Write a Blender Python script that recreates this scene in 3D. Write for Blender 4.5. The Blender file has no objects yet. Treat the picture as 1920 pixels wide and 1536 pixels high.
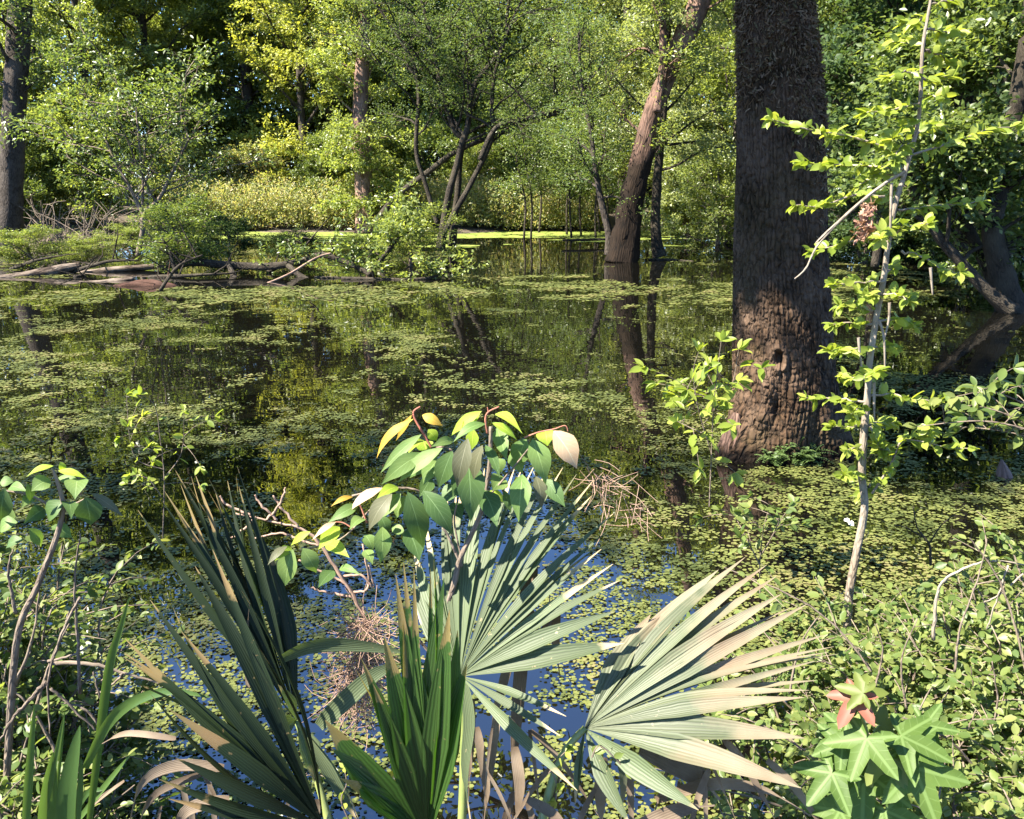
import bpy, math, random
import numpy as np
from mathutils import Vector
# ------------------------------------------------------------------ camera, world, sun, exposure
S = bpy.context.scene
FPX, HCAM, PITCH = 1647.0, 2.2, math.radians(14.9)
cam_d = bpy.data.cameras.new('camera'); cam = bpy.data.objects.new('camera', cam_d)
S.collection.objects.link(cam); S.camera = cam
cam.location = (0, 0, HCAM); cam.rotation_euler = (math.pi/2 - PITCH, 0, 0)
cam_d.sensor_fit = 'HORIZONTAL'; cam_d.angle = 2*math.atan(960/FPX)
cam_d.clip_start = 0.05; cam_d.clip_end = 2000
SUN = Vector((-0.74, -0.33, 0.92)).normalized()
w = bpy.data.worlds.new('World'); S.world = w; w.use_nodes = True
nt = w.node_tree; bg = nt.nodes['Background']
sky = nt.nodes.new('ShaderNodeTexSky'); sky.sky_type = 'NISHITA'; sky.sun_disc = False; sky.ozone_density = 9.0; sky.dust_density = 0.1; sky.air_density = 0.8
sky.sun_elevation = math.asin(SUN.z); sky.sun_rotation = math.atan2(SUN.x, SUN.y)
nt.links.new(sky.outputs[0], bg.inputs[0]); bg.inputs[1].default_value = 0.095
sun_d = bpy.data.lights.new('sun', 'SUN'); sun_d.energy = 5.0; sun_d.angle = math.radians(0.53); sun_d.color = (1, .93, .80)
sun = bpy.data.objects.new('sun', sun_d); S.collection.objects.link(sun)
sun.rotation_euler = SUN.to_track_quat('Z', 'Y').to_euler(); sun.location = (-20, -10, 30)
S.view_settings.view_transform = 'Standard'; S.view_settings.look = 'None'
S.view_settings.exposure = 2.5; S.view_settings.gamma = 1
S.render.engine = 'CYCLES'
cy = S.cycles; cy.max_bounces = 7; cy.diffuse_bounces = 3; cy.glossy_bounces = 3; cy.transmission_bounces = 3
cy.transparent_max_bounces = 4; cy.caustics_reflective = False; cy.caustics_refractive = False
C = S.collection
PI = math.pi
# ------------------------------------------------------------------ helpers
CP, SP = math.cos(PITCH), math.sin(PITCH)
def ray(px, py):
    a, b = (px-960)/FPX, (768-py)/FPX
    return np.array([a, CP + b*SP, -SP + b*CP])
def at(px, py, Y):
    r = ray(px, py); return np.array([0, 0, HCAM]) + r*(Y/r[1])
def wat(px, py, z=0.0):
    r = ray(px, py); return np.array([0, 0, HCAM]) + r*((z-HCAM)/r[2])
def xat(px, Y, z=0.0):                         # ground point under picture column px at depth Y
    t = Y*CP - (z-HCAM)*SP
    return np.array([(px-960)/FPX*t, Y, z])
def nrm(v):
    v = np.asarray(v, float); return v/np.maximum(np.linalg.norm(v, axis=-1, keepdims=True), 1e-9)
def hash2(ix, iy, seed):
    h = (ix.astype(np.int64)*374761393 + iy.astype(np.int64)*668265263 + seed*974711) & 0x7fffffff
    h = ((h ^ (h >> 13))*1274126177) & 0x7fffffff
    return ((h ^ (h >> 16)) & 0xffff)/65535.0
def vnoise(x, y, seed=0):
    x = np.asarray(x, float); y = np.asarray(y, float)
    ix, iy = np.floor(x), np.floor(y); fx, fy = x-ix, y-iy
    fx = fx*fx*(3-2*fx); fy = fy*fy*(3-2*fy)
    a, b = hash2(ix, iy, seed), hash2(ix+1, iy, seed); c, d = hash2(ix, iy+1, seed), hash2(ix+1, iy+1, seed)
    return (a*(1-fx)+b*fx)*(1-fy) + (c*(1-fx)+d*fx)*fy
def fbm(x, y, seed=0, n=4):
    s = 0; a = .5; t = 0
    for k in range(n):
        s = s + a*vnoise(x*2**k, y*2**k, seed+k*17); t += a; a *= .5
    return s/t

class MB:
    """collects vertices and faces, links them as ONE mesh object"""
    def __init__(s): s.V = []; s.F = []; s.U = []; s.n = 0; s.M = []
    def add(s, v, faces, uv=None, mi=0):
        v = np.asarray(v, float).reshape(-1, 3); s.V.append(v)
        s.U.append(np.zeros((len(v), 2)) if uv is None else np.asarray(uv, float).reshape(-1, 2))
        for f in faces:
            f = np.asarray(f, np.int64); s.F.append(f + s.n); s.M.append(mi)
        s.n += len(v)
    def mesh(s, name, mats, smooth=False):
        me = bpy.data.meshes.new(name)
        V = np.concatenate(s.V); U = np.concatenate(s.U)
        me.vertices.add(len(V)); me.vertices.foreach_set('co', V.astype(np.float32).ravel())
        lo = np.concatenate([f.ravel() for f in s.F])
        tot = np.concatenate([np.full(len(f), f.shape[1]) for f in s.F])
        mi = np.concatenate([np.full(len(f), m) for f, m in zip(s.F, s.M)])
        st = np.concatenate([[0], np.cumsum(tot)[:-1]])
        me.loops.add(len(lo)); me.loops.foreach_set('vertex_index', lo.astype(np.int32))
        me.polygons.add(len(tot)); me.polygons.foreach_set('loop_start', st.astype(np.int32))
        me.polygons.foreach_set('loop_total', tot.astype(np.int32))
        me.polygons.foreach_set('material_index', mi.astype(np.int32))
        if smooth: me.polygons.foreach_set('use_smooth', np.ones(len(tot), bool))
        uvl = me.uv_layers.new(name='UVMap'); uvl.data.foreach_set('uv', U[lo].astype(np.float32).ravel())
        for m in (mats if isinstance(mats, (list, tuple)) else [mats]): me.materials.append(m)
        me.update(calc_edges=True); me.validate()
        return me
    def build(s, name, mats, parent=None, smooth=False):
        o = bpy.data.objects.new(name, s.mesh(name, mats, smooth)); C.objects.link(o)
        if parent is not None:
            o.parent = parent
            if parent.location.length: o.matrix_parent_inverse.identity(); shift(o, parent)
        return o
def shift(o, parent):                          # meshes are written in world space: bring them into their parent's space
    n = len(o.data.vertices); a = np.empty(n*3, np.float32); o.data.vertices.foreach_get('co', a)
    a = a.reshape(-1, 3) - np.array(parent.location, np.float32); o.data.vertices.foreach_set('co', a.ravel()); o.data.update()
def tag(o, label, cat, group=None):
    o['label'] = label; o['category'] = cat
    if group: o['group'] = group
    return o
def thing(name, label, cat, loc=(0, 0, 0), group=None):
    o = bpy.data.objects.new(name, None); o.empty_display_size = .1; C.objects.link(o); o.location = [float(q) for q in loc]
    return tag(o, label, cat, group)
def kind(o, k): o['kind'] = k; return o

def tube(mb, pts, rad, sides=6, mi=0, rough=0.0, seed=0, cap=True):
    P = np.asarray(pts, float); n = len(P); R = np.broadcast_to(np.asarray(rad, float), (n,))
    T = nrm(np.gradient(P, axis=0)); ref = np.array([0, 0, 1.0]) if abs(T[0][2]) < .9 else np.array([1.0, 0, 0])
    A = nrm(np.cross(T, ref)); B = np.cross(T, A)
    th = np.linspace(0, 2*PI, sides, endpoint=False)
    rr = np.broadcast_to(R[:, None], (n, sides))
    L = np.concatenate([[0], np.cumsum(np.linalg.norm(np.diff(P, axis=0), axis=1))])
    if rough: rr = rr*(1 + rough*(vnoise(th[None]*3+seed*7.1, L[:, None]*4, seed)*2-1)*np.ones((n, 1)))
    v = P[:, None] + rr[..., None]*(np.cos(th)[None, :, None]*A[:, None] + np.sin(th)[None, :, None]*B[:, None])
    i = np.arange(n-1)[:, None]*sides; j = np.arange(sides)[None]; k = (j+1) % sides
    q = np.stack([i+j, i+k, i+sides+k, i+sides+j], -1).reshape(-1, 4)
    uv = np.stack([np.broadcast_to(th[None]*R.max(), (n, sides)), np.broadcast_to(L[:, None], (n, sides))], -1)
    fs = [q]
    if cap: fs += [np.arange(sides)[None, ::-1], (np.arange(sides)+(n-1)*sides)[None]]
    mb.add(v.reshape(-1, 3), fs, uv.reshape(-1, 2), mi)
def smooth_path(pts, n):
    P = np.asarray(pts, float); t = np.linspace(0, len(P)-1, n)
    out = np.empty((n, P.shape[1]))
    for a, tt in enumerate(t):
        i = min(int(tt), len(P)-2); f = tt-i
        p0, p1, p2, p3 = P[max(i-1, 0)], P[i], P[i+1], P[min(i+2, len(P)-1)]
        out[a] = .5*((2*p1)+(p2-p0)*f+(2*p0-5*p1+4*p2-p3)*f*f+(3*p1-p0-3*p2+p3)*f**3)
    return out
def pxpath(lst, n=None):                       # [(px, py, Y), ...] -> smooth world path
    P = np.array([at(*p) for p in lst]); return smooth_path(P, n or len(lst)*4)
def wob(P, amp, seed):
    r = np.random.default_rng(seed); Q = P + r.normal(0, amp, P.shape); Q[0] = P[0]; Q[-1] = P[-1]; return Q

# leaf templates: x across, y along (0..1), z normal
def tmpl_diamond():
    v = [(0, 0, 0), (.5, .45, .09), (0, 1, -.08), (-.5, .45, .09)]
    return np.array(v), [np.array([[0, 1, 2], [0, 2, 3]])]
def tmpl_oval():
    v = [(0, 0, 0), (-.42, .28, .07), (0, .28, 0), (.42, .28, .07), (-.42, .65, .05), (0, .65, -.02), (.42, .65, .05), (0, 1, -.1)]
    return np.array(v), [np.array([[0, 3, 2], [0, 2, 1], [4, 5, 7], [5, 6, 7]]), np.array([[1, 2, 5, 4], [2, 3, 6, 5]])]
def tmpl_fine():
    ts = [.16, .36, .56, .76, .91]; ws = [.27, .45, .47, .35, .16]; v = [(0, 0, 0)]
    for t, w_ in zip(ts, ws): v += [(-w_, t, .06-.16*t*t), (0, t, -.18*t*t), (w_, t, .06-.16*t*t)]
    v.append((0, 1, -.2)); f3 = [[0, 3, 2], [0, 2, 1], [13, 14, 16], [14, 15, 16]]; f4 = []
    for k in range(4): a = 1+3*k; f4 += [[a, a+1, a+4, a+3], [a+1, a+2, a+5, a+4]]
    return np.array(v), [np.array(f3), np.array(f4)]
DIA, OVA, FINE = tmpl_diamond(), tmpl_oval(), tmpl_fine()
def leaves(mb, pos, d, nor, length, width, tm=DIA, mi=0):
    pos = np.asarray(pos); N = len(pos); d = nrm(d); x = nrm(np.cross(d, nor)); z = np.cross(x, d)
    L = np.broadcast_to(length, (N,)); W = np.broadcast_to(width, (N,))
    tv, tf = tm; m = len(tv)
    v = (pos[:, None] + x[:, None]*(tv[None, :, 0:1]*W[:, None, None]) + d[:, None]*(tv[None, :, 1:2]*L[:, None, None])
         + z[:, None]*(tv[None, :, 2:3]*L[:, None, None]))
    off = (np.arange(N)*m)[:, None, None]
    uv = np.broadcast_to(np.stack([tv[:, 0]+.5, tv[:, 1]], -1)[None], (N, m, 2))
    mb.add(v.reshape(-1, 3), [(f[None] + off).reshape(-1, f.shape[1]) for f in tf], uv.reshape(-1, 2), mi)
def blade(mb, P, W, nor, fold=.25, mi=0, u0=0.0):   # a long folded strip along the path P, half widths W
    P = np.asarray(P, float); n = len(P); T = nrm(np.gradient(P, axis=0)); nor = np.broadcast_to(nor, P.shape)
    x = nrm(np.cross(T, nor)); z = nrm(np.cross(x, T)); W = np.asarray(W)[:, None]
    v = np.stack([P - x*W + z*W*fold, P, P + x*W + z*W*fold], 1).reshape(-1, 3)
    i = np.arange(n-1)[:, None]*3
    q = np.concatenate([np.concatenate([i, i+1, i+4, i+3], 1), np.concatenate([i+1, i+2, i+5, i+4], 1)])
    t = np.linspace(0, 1, n)
    uv = np.stack([np.stack([np.full(n, c), t], -1) for c in (0, .5, 1)], 1).reshape(-1, 2)
    mb.add(v, [q], uv, mi)

# ------------------------------------------------------------------ materials
def newmat(name):
    m = bpy.data.materials.new(name); m.use_nodes = True; t = m.node_tree; t.nodes.clear()
    return m, t, (lambda ty, **k: mk(t, ty, **k))
def mk(t, ty, **k):
    n = t.nodes.new(ty)
    for a, b in k.items(): setattr(n, a, b)
    return n
def ramp(t, fac, stops):
    r = mk(t, 'ShaderNodeValToRGB'); e = r.color_ramp.elements
    while len(e) < len(stops): e.new(.5)
    for q, (p, c) in zip(e, stops): q.position = p; q.color = (*c, 1) if len(c) == 3 else c
    t.links.new(fac, r.inputs[0]); return r.outputs[0]
def leaf_mat(name, cols, trans=.45, rough=.45, spec=.35, tcol=None):
    """thin leaves: colour varies leaf by leaf, part of the light passes through"""
    m, t, N = newmat(name); g = N('ShaderNodeNewGeometry')
    c = ramp(t, g.outputs['Random Per Island'], [(i/max(1, len(cols)-1), q) for i, q in enumerate(cols)])
    p = N('ShaderNodeBsdfPrincipled'); p.inputs['Roughness'].default_value = rough; p.inputs['Specular IOR Level'].default_value = spec
    t.links.new(c, p.inputs['Base Color'])
    tr = N('ShaderNodeBsdfTranslucent'); mx = N('ShaderNodeMix', data_type='RGBA', blend_type='MULTIPLY'); mx.inputs[0].default_value = 1
    t.links.new(c, mx.inputs[6]); mx.inputs[7].default_value = (*(tcol or (1.3, 1.25, .62)), 1); t.links.new(mx.outputs[2], tr.inputs[0])
    s = N('ShaderNodeMixShader'); s.inputs[0].default_value = trans
    t.links.new(p.outputs[0], s.inputs[1]); t.links.new(tr.outputs[0], s.inputs[2])
    o = N('ShaderNodeOutputMaterial'); t.links.new(s.outputs[0], o.inputs[0]); return m
def bark_mat(name, c0, c1, c2=None, su=14, sv=4, bump=.6, moss=None, wet_shade=0.0, wet_shade_col=(.15, .13, .11)):
    m, t, N = newmat(name); uv = N('ShaderNodeUVMap'); mp = N('ShaderNodeMapping'); mp.inputs['Scale'].default_value = (su, sv, 1)
    t.links.new(uv.outputs[0], mp.inputs[0])
    nz = N('ShaderNodeTexNoise'); nz.inputs['Scale'].default_value = 1.3; nz.inputs['Detail'].default_value = 3
    t.links.new(mp.outputs[0], nz.inputs['Vector'])
    ad = N('ShaderNodeMix', data_type='RGBA', blend_type='LINEAR_LIGHT'); ad.inputs[0].default_value = .35
    t.links.new(mp.outputs[0], ad.inputs[6]); t.links.new(nz.outputs['Color'], ad.inputs[7])
    vo = N('ShaderNodeTexVoronoi', feature='DISTANCE_TO_EDGE'); vo.inputs['Scale'].default_value = 1
    t.links.new(ad.outputs[2], vo.inputs['Vector'])
    ge = N('ShaderNodeTexCoord'); n2 = N('ShaderNodeTexNoise'); n2.inputs['Scale'].default_value = 2.5; n2.inputs['Detail'].default_value = 6; n2.inputs['Roughness'].default_value = .65
    t.links.new(ge.outputs['Object'], n2.inputs['Vector'])
    a = ramp(t, vo.outputs['Distance'], [(0, c0), (.16, c1), (.5, c1)])
    mx = N('ShaderNodeMix', data_type='RGBA'); t.links.new(a, mx.inputs[6]); mx.inputs[7].default_value = (*(c2 or c1), 1)
    f = ramp(t, n2.outputs['Fac'], [(.42, (0, 0, 0)), (.62, (.75, .75, .75))]); t.links.new(f, mx.inputs[0])
    col = mx.outputs[2]
    if moss:
        n3 = N('ShaderNodeTexNoise'); n3.inputs['Scale'].default_value = 1.1; n3.inputs['Detail'].default_value = 8; n3.inputs['Roughness'].default_value = .7
        t.links.new(ge.outputs['Object'], n3.inputs['Vector'])
        mm = N('ShaderNodeMix', data_type='RGBA'); t.links.new(col, mm.inputs[6]); mm.inputs[7].default_value = (*moss, 1)
        t.links.new(ramp(t, n3.outputs['Fac'], [(.48, (0, 0, 0)), (.66, (.8, .8, .8))]), mm.inputs[0]); col = mm.outputs[2]
    if wet_shade:                                      # water stain at the foot; on the leaning trunk, painted shade
        sz_ = N('ShaderNodeSeparateXYZ'); t.links.new(ge.outputs['Object'], sz_.inputs[0]); wa = N('ShaderNodeMath', operation='MULTIPLY_ADD'); t.links.new(n2.outputs['Fac'], wa.inputs[0]); wa.inputs[1].default_value = -wet_shade*1.2; t.links.new(sz_.outputs[2], wa.inputs[2])
        wm = N('ShaderNodeMix', data_type='RGBA', blend_type='MULTIPLY'); wm.inputs[0].default_value = 1; t.links.new(col, wm.inputs[6]); t.links.new(ramp(t, wa.outputs[0], [(0, wet_shade_col), (min(1, wet_shade*.5), (1, 1, 1))]), wm.inputs[7]); col = wm.outputs[2]
    p = N('ShaderNodeBsdfPrincipled'); p.inputs['Roughness'].default_value = .9; p.inputs['Specular IOR Level'].default_value = .15
    t.links.new(col, p.inputs['Base Color'])
    b = N('ShaderNodeBump'); b.inputs['Strength'].default_value = bump; b.inputs['Distance'].default_value = .02
    sm = N('ShaderNodeMath', operation='ADD'); t.links.new(ramp(t, vo.outputs['Distance'], [(0, (0, 0, 0)), (.25, (1, 1, 1))]), sm.inputs[0]); t.links.new(n2.outputs['Fac'], sm.inputs[1])
    t.links.new(sm.outputs[0], b.inputs['Height']); t.links.new(b.outputs[0], p.inputs['Normal'])
    o = N('ShaderNodeOutputMaterial'); t.links.new(p.outputs[0], o.inputs[0]); return m
def frond_mat(name, green, dry, tip, dryness, trans=.3, rough=.38, spec=.5, pale=None):
    """fan leaf segments: green, drying from the tips, with fine lengthwise veins"""
    m, t, N = newmat(name); uv = N('ShaderNodeUVMap'); sx = N('ShaderNodeSeparateXYZ'); t.links.new(uv.outputs[0], sx.inputs[0])
    g = N('ShaderNodeNewGeometry'); tc = N('ShaderNodeTexCoord')
    nz = N('ShaderNodeTexNoise'); nz.inputs['Scale'].default_value = 9; nz.inputs['Detail'].default_value = 5; t.links.new(tc.outputs['Object'], nz.inputs['Vector'])
    a = N('ShaderNodeMath', operation='MULTIPLY_ADD'); t.links.new(nz.outputs['Fac'], a.inputs[0]); a.inputs[1].default_value = .8; a.inputs[2].default_value = -.4
    b = N('ShaderNodeMath', operation='ADD'); t.links.new(a.outputs[0], b.inputs[0]); t.links.new(sx.outputs[1], b.inputs[1])
    c = N('ShaderNodeMath', operation='MULTIPLY_ADD'); t.links.new(g.outputs['Random Per Island'], c.inputs[0]); c.inputs[1].default_value = .22; t.links.new(b.outputs[0], c.inputs[2])
    d0 = 1.25 - dryness
    f = ramp(t, c.outputs[0], [(min(.98, max(0, d0-.22)), (0, 0, 0)), (min(1, max(.02, d0)), (1, 1, 1))])
    gr = ramp(t, g.outputs['Random Per Island'], [(0, tuple(q*.75 for q in green)), (1, tuple(q*1.25 for q in green))])
    vn = N('ShaderNodeTexWave', wave_type='BANDS', bands_direction='X'); vn.inputs['Scale'].default_value = 2.2; t.links.new(uv.outputs[0], vn.inputs['Vector'])
    vm = N('ShaderNodeMix', data_type='RGBA', blend_type='MULTIPLY'); t.links.new(gr, vm.inputs[6])
    t.links.new(ramp(t, vn.outputs['Fac'], [(0, (.66, .66, .66)), (1, (1.05, 1.05, 1.05))]), vm.inputs[7]); vm.inputs[0].default_value = 1
    dr = ramp(t, nz.outputs['Fac'], [(.3, dry), (.7, tip)])
    ns = N('ShaderNodeTexNoise'); ns.inputs['Scale'].default_value = 70; ns.inputs['Detail'].default_value = 2; t.links.new(tc.outputs['Object'], ns.inputs['Vector'])
    sp_ = N('ShaderNodeMix', data_type='RGBA'); t.links.new(ramp(t, ns.outputs['Fac'], [(.70, (0, 0, 0)), (.75, (.6, .6, .6))]), sp_.inputs[0]); t.links.new(vm.outputs[2], sp_.inputs[6]); t.links.new(dr, sp_.inputs[7])
    mx = N('ShaderNodeMix', data_type='RGBA'); t.links.new(f, mx.inputs[0]); t.links.new(sp_.outputs[2], mx.inputs[6]); t.links.new(dr, mx.inputs[7])
    p = N('ShaderNodeBsdfPrincipled'); p.inputs['Roughness'].default_value = rough; p.inputs['Specular IOR Level'].default_value = spec
    t.links.new(mx.outputs[2], p.inputs['Base Color'])
    bp = N('ShaderNodeBump'); bp.inputs['Strength'].default_value = .25; bp.inputs['Distance'].default_value = .002
    t.links.new(vn.outputs['Fac'], bp.inputs['Height']); t.links.new(bp.outputs[0], p.inputs['Normal'])
    tr = N('ShaderNodeBsdfTranslucent'); tm = N('ShaderNodeMix', data_type='RGBA', blend_type='MULTIPLY'); tm.inputs[0].default_value = 1
    t.links.new(mx.outputs[2], tm.inputs[6]); tm.inputs[7].default_value = (1.5, 1.75, .5, 1); t.links.new(tm.outputs[2], tr.inputs[0])
    s = N('ShaderNodeMixShader'); s.inputs[0].default_value = trans; t.links.new(p.outputs[0], s.inputs[1]); t.links.new(tr.outputs[0], s.inputs[2])
    o = N('ShaderNodeOutputMaterial'); t.links.new(s.outputs[0], o.inputs[0]); return m
def big_leaf_mat(name, c, c2, trans=.35, tcol=(1.5, 1.6, .4), rough=.5, spec=.2):
    """single broad leaves: midrib and side veins from the leaf's own UV, blotchy colour"""
    m, t, N = newmat(name); uv = N('ShaderNodeUVMap'); sx = N('ShaderNodeSeparateXYZ'); t.links.new(uv.outputs[0], sx.inputs[0])
    tc = N('ShaderNodeTexCoord'); nz = N('ShaderNodeTexNoise'); nz.inputs['Scale'].default_value = 25; nz.inputs['Detail'].default_value = 4
    t.links.new(tc.outputs['Object'], nz.inputs['Vector'])
    g = N('ShaderNodeNewGeometry')
    ad = N('ShaderNodeMath', operation='MULTIPLY_ADD'); t.links.new(g.outputs['Random Per Island'], ad.inputs[0]); ad.inputs[1].default_value = .5; t.links.new(nz.outputs['Fac'], ad.inputs[2])
    base = ramp(t, ad.outputs[0], [(.35, c), (.95, c2)])
    ab = N('ShaderNodeMath', operation='SUBTRACT'); t.links.new(sx.outputs[0], ab.inputs[0]); ab.inputs[1].default_value = .5
    aa = N('ShaderNodeMath', operation='ABSOLUTE'); t.links.new(ab.outputs[0], aa.inputs[0])
    k = N('ShaderNodeMath', operation='MULTIPLY_ADD'); t.links.new(aa.outputs[0], k.inputs[0]); k.inputs[1].default_value = -.7; t.links.new(sx.outputs[1], k.inputs[2])
    sn = N('ShaderNodeMath', operation='MULTIPLY'); t.links.new(k.outputs[0], sn.inputs[0]); sn.inputs[1].default_value = 44
    si = N('ShaderNodeMath', operation='SINE'); t.links.new(sn.outputs[0], si.inputs[0])
    sv = ramp(t, si.outputs[0], [(.9, (0, 0, 0)), (1, (.3, .3, .3))])
    mr = ramp(t, aa.outputs[0], [(.012, (.7, .7, .7)), (.03, (0, 0, 0))])
    mxv = N('ShaderNodeMath', operation='MAXIMUM'); t.links.new(sv, mxv.inputs[0]); t.links.new(mr, mxv.inputs[1])
    mx = N('ShaderNodeMix', data_type='RGBA'); t.links.new(mxv.outputs[0], mx.inputs[0]); t.links.new(base, mx.inputs[6]); mx.inputs[7].default_value = (*[min(.6, q*1.5+.03) for q in c2], 1)
    p = N('ShaderNodeBsdfPrincipled'); p.inputs['Roughness'].default_value = rough; p.inputs['Specular IOR Level'].default_value = spec
    t.links.new(mx.outputs[2], p.inputs['Base Color'])
    bp = N('ShaderNodeBump'); bp.inputs['Strength'].default_value = .3; bp.inputs['Distance'].default_value = .002; bp.invert = True
    t.links.new(mxv.outputs[0], bp.inputs['Height']); t.links.new(bp.outputs[0], p.inputs['Normal'])
    tr = N('ShaderNodeBsdfTranslucent'); tm = N('ShaderNodeMix', data_type='RGBA', blend_type='MULTIPLY'); tm.inputs[0].default_value = 1
    t.links.new(mx.outputs[2], tm.inputs[6]); tm.inputs[7].default_value = (*tcol, 1); t.links.new(tm.outputs[2], tr.inputs[0])
    s = N('ShaderNodeMixShader'); s.inputs[0].default_value = trans; t.links.new(p.outputs[0], s.inputs[1]); t.links.new(tr.outputs[0], s.inputs[2])
    o = N('ShaderNodeOutputMaterial'); t.links.new(s.outputs[0], o.inputs[0]); return m

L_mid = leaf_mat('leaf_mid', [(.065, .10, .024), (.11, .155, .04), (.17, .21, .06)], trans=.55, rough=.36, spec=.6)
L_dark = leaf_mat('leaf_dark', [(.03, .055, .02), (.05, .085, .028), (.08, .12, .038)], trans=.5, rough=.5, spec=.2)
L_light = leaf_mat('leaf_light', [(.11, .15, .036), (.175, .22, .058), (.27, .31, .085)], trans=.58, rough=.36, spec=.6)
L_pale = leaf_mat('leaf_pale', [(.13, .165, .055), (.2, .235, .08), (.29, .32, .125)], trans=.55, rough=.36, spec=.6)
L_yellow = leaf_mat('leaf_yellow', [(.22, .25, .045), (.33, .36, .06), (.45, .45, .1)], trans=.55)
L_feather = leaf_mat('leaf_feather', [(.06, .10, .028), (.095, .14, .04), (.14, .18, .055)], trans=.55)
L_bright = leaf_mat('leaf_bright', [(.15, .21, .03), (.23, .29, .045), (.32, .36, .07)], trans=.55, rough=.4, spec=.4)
L_shrub = leaf_mat('leaf_shrub', [(.065, .11, .028), (.11, .155, .04), (.16, .2, .055), (.22, .24, .08)], trans=.5, rough=.42, spec=.3)
L_marsh = leaf_mat('leaf_marsh', [(.13, .17, .06), (.22, .25, .095), (.32, .33, .14), (.34, .27, .15)], trans=.5)
L_grass = leaf_mat('leaf_grass', [(.06, .12, .035), (.1, .17, .04)], trans=.5, rough=.3, spec=.5)
L_pad = leaf_mat('leaf_pad', [(.04, .052, .014), (.08, .095, .026), (.135, .148, .04), (.155, .138, .055)], trans=.15, rough=.5, spec=.3)
pt = L_pad.node_tree                            # rafts of different plants: yellower, greener and browner patches
_g = [n for n in pt.nodes if n.type == 'NEW_GEOMETRY'][0]; _r = [n for n in pt.nodes if n.type == 'VALTORGB'][0]
_tc = mk(pt, 'ShaderNodeTexCoord'); _nz = mk(pt, 'ShaderNodeTexNoise'); _nz.inputs['Scale'].default_value = 1.6; _nz.inputs['Detail'].default_value = 5; pt.links.new(_tc.outputs['Object'], _nz.inputs['Vector'])
_m1 = mk(pt, 'ShaderNodeMath', operation='MULTIPLY_ADD'); pt.links.new(_nz.outputs['Fac'], _m1.inputs[0]); _m1.inputs[1].default_value = 2.4; _m1.inputs[2].default_value = -.95
_m2 = mk(pt, 'ShaderNodeMath', operation='MULTIPLY_ADD'); pt.links.new(_g.outputs['Random Per Island'], _m2.inputs[0]); _m2.inputs[1].default_value = .55; pt.links.new(_m1.outputs[0], _m2.inputs[2]); pt.links.new(_m2.outputs[0], _r.inputs[0])
L_mat = leaf_mat('leaf_duckweed', [(.16, .2, .04), (.2, .25, .05), (.23, .27, .07)], trans=.1, rough=.6, spec=.2)
B_grey = bark_mat('bark_grey', (.015, .012, .009), (.05, .04, .032), (.08, .066, .054), su=20, sv=6)
B_dark = bark_mat('bark_dark', (.012, .01, .008), (.04, .032, .024), (.06, .05, .035), su=24, sv=8)
B_pink = bark_mat('bark_pink', (.05, .03, .024), (.17, .105, .08), (.24, .16, .125), su=10, sv=1.6)
B_lean = bark_mat('bark_leaning', (.02, .013, .009), (.11, .066, .048), (.19, .12, .09), su=14, sv=2, wet_shade=4.2, wet_shade_col=(.1, .1, .08))  # shade of neighbouring trees painted into the lower bark colour
B_pale = bark_mat('bark_pale', (.10, .08, .06), (.2, .16, .12), (.29, .25, .2), su=60, sv=16, bump=.3)
B_twig = bark_mat('bark_twig', (.06, .045, .035), (.14, .11, .085), (.2, .16, .12), su=50, sv=20, bump=.3)
B_red = bark_mat('bark_red', (.16, .05, .04), (.3, .11, .08), (.36, .16, .1), su=80, sv=20, bump=.2)
B_straw = bark_mat('straw', (.14, .085, .06), (.26, .17, .125), (.33, .23, .17), su=40, sv=8, bump=.2)
B_log = bark_mat('bark_log', (.015, .01, .008), (.075, .055, .04), (.2, .16, .125), su=12, sv=3)
B_rot = bark_mat('bark_rotten', (.012, .007, .005), (.04, .019, .013), (.08, .042, .03), su=14, sv=2)
def plain(name, c, rough=.8, c2=None, scale=8):
    m, t, N = newmat(name); tc = N('ShaderNodeTexCoord'); nz = N('ShaderNodeTexNoise'); nz.inputs['Scale'].default_value = scale; nz.inputs['Detail'].default_value = 6
    t.links.new(tc.outputs['Object'], nz.inputs['Vector']); p = N('ShaderNodeBsdfPrincipled'); p.inputs['Roughness'].default_value = rough
    t.links.new(ramp(t, nz.outputs['Fac'], [(.35, c), (.65, c2 or tuple(q*1.5 for q in c))]), p.inputs['Base Color'])
    o = N('ShaderNodeOutputMaterial'); t.links.new(p.outputs[0], o.inputs[0]); return m
M_mud = plain('mud_and_litter', (.03, .022, .014), .95, (.09, .065, .04), 5)
M_petal = plain('petal', (.7, .68, .62), .6)
def water_mat():
    m, t, N = newmat('swamp_water'); p = N('ShaderNodeBsdfPrincipled')
    p.inputs['Base Color'].default_value = (.003, .0028, .002, 1); p.inputs['Roughness'].default_value = .0; p.inputs['IOR'].default_value = 2.4
    tc = N('ShaderNodeTexCoord'); nz = N('ShaderNodeTexNoise'); nz.inputs['Scale'].default_value = 2.2; nz.inputs['Detail'].default_value = 2
    t.links.new(tc.outputs['Object'], nz.inputs['Vector']); b = N('ShaderNodeBump'); b.inputs['Strength'].default_value = .05; b.inputs['Distance'].default_value = .04
    t.links.new(nz.outputs['Fac'], b.inputs['Height']); t.links.new(b.outputs[0], p.inputs['Normal'])
    o = N('ShaderNodeOutputMaterial'); t.links.new(p.outputs[0], o.inputs[0]); return m
M_water = water_mat()

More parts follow.
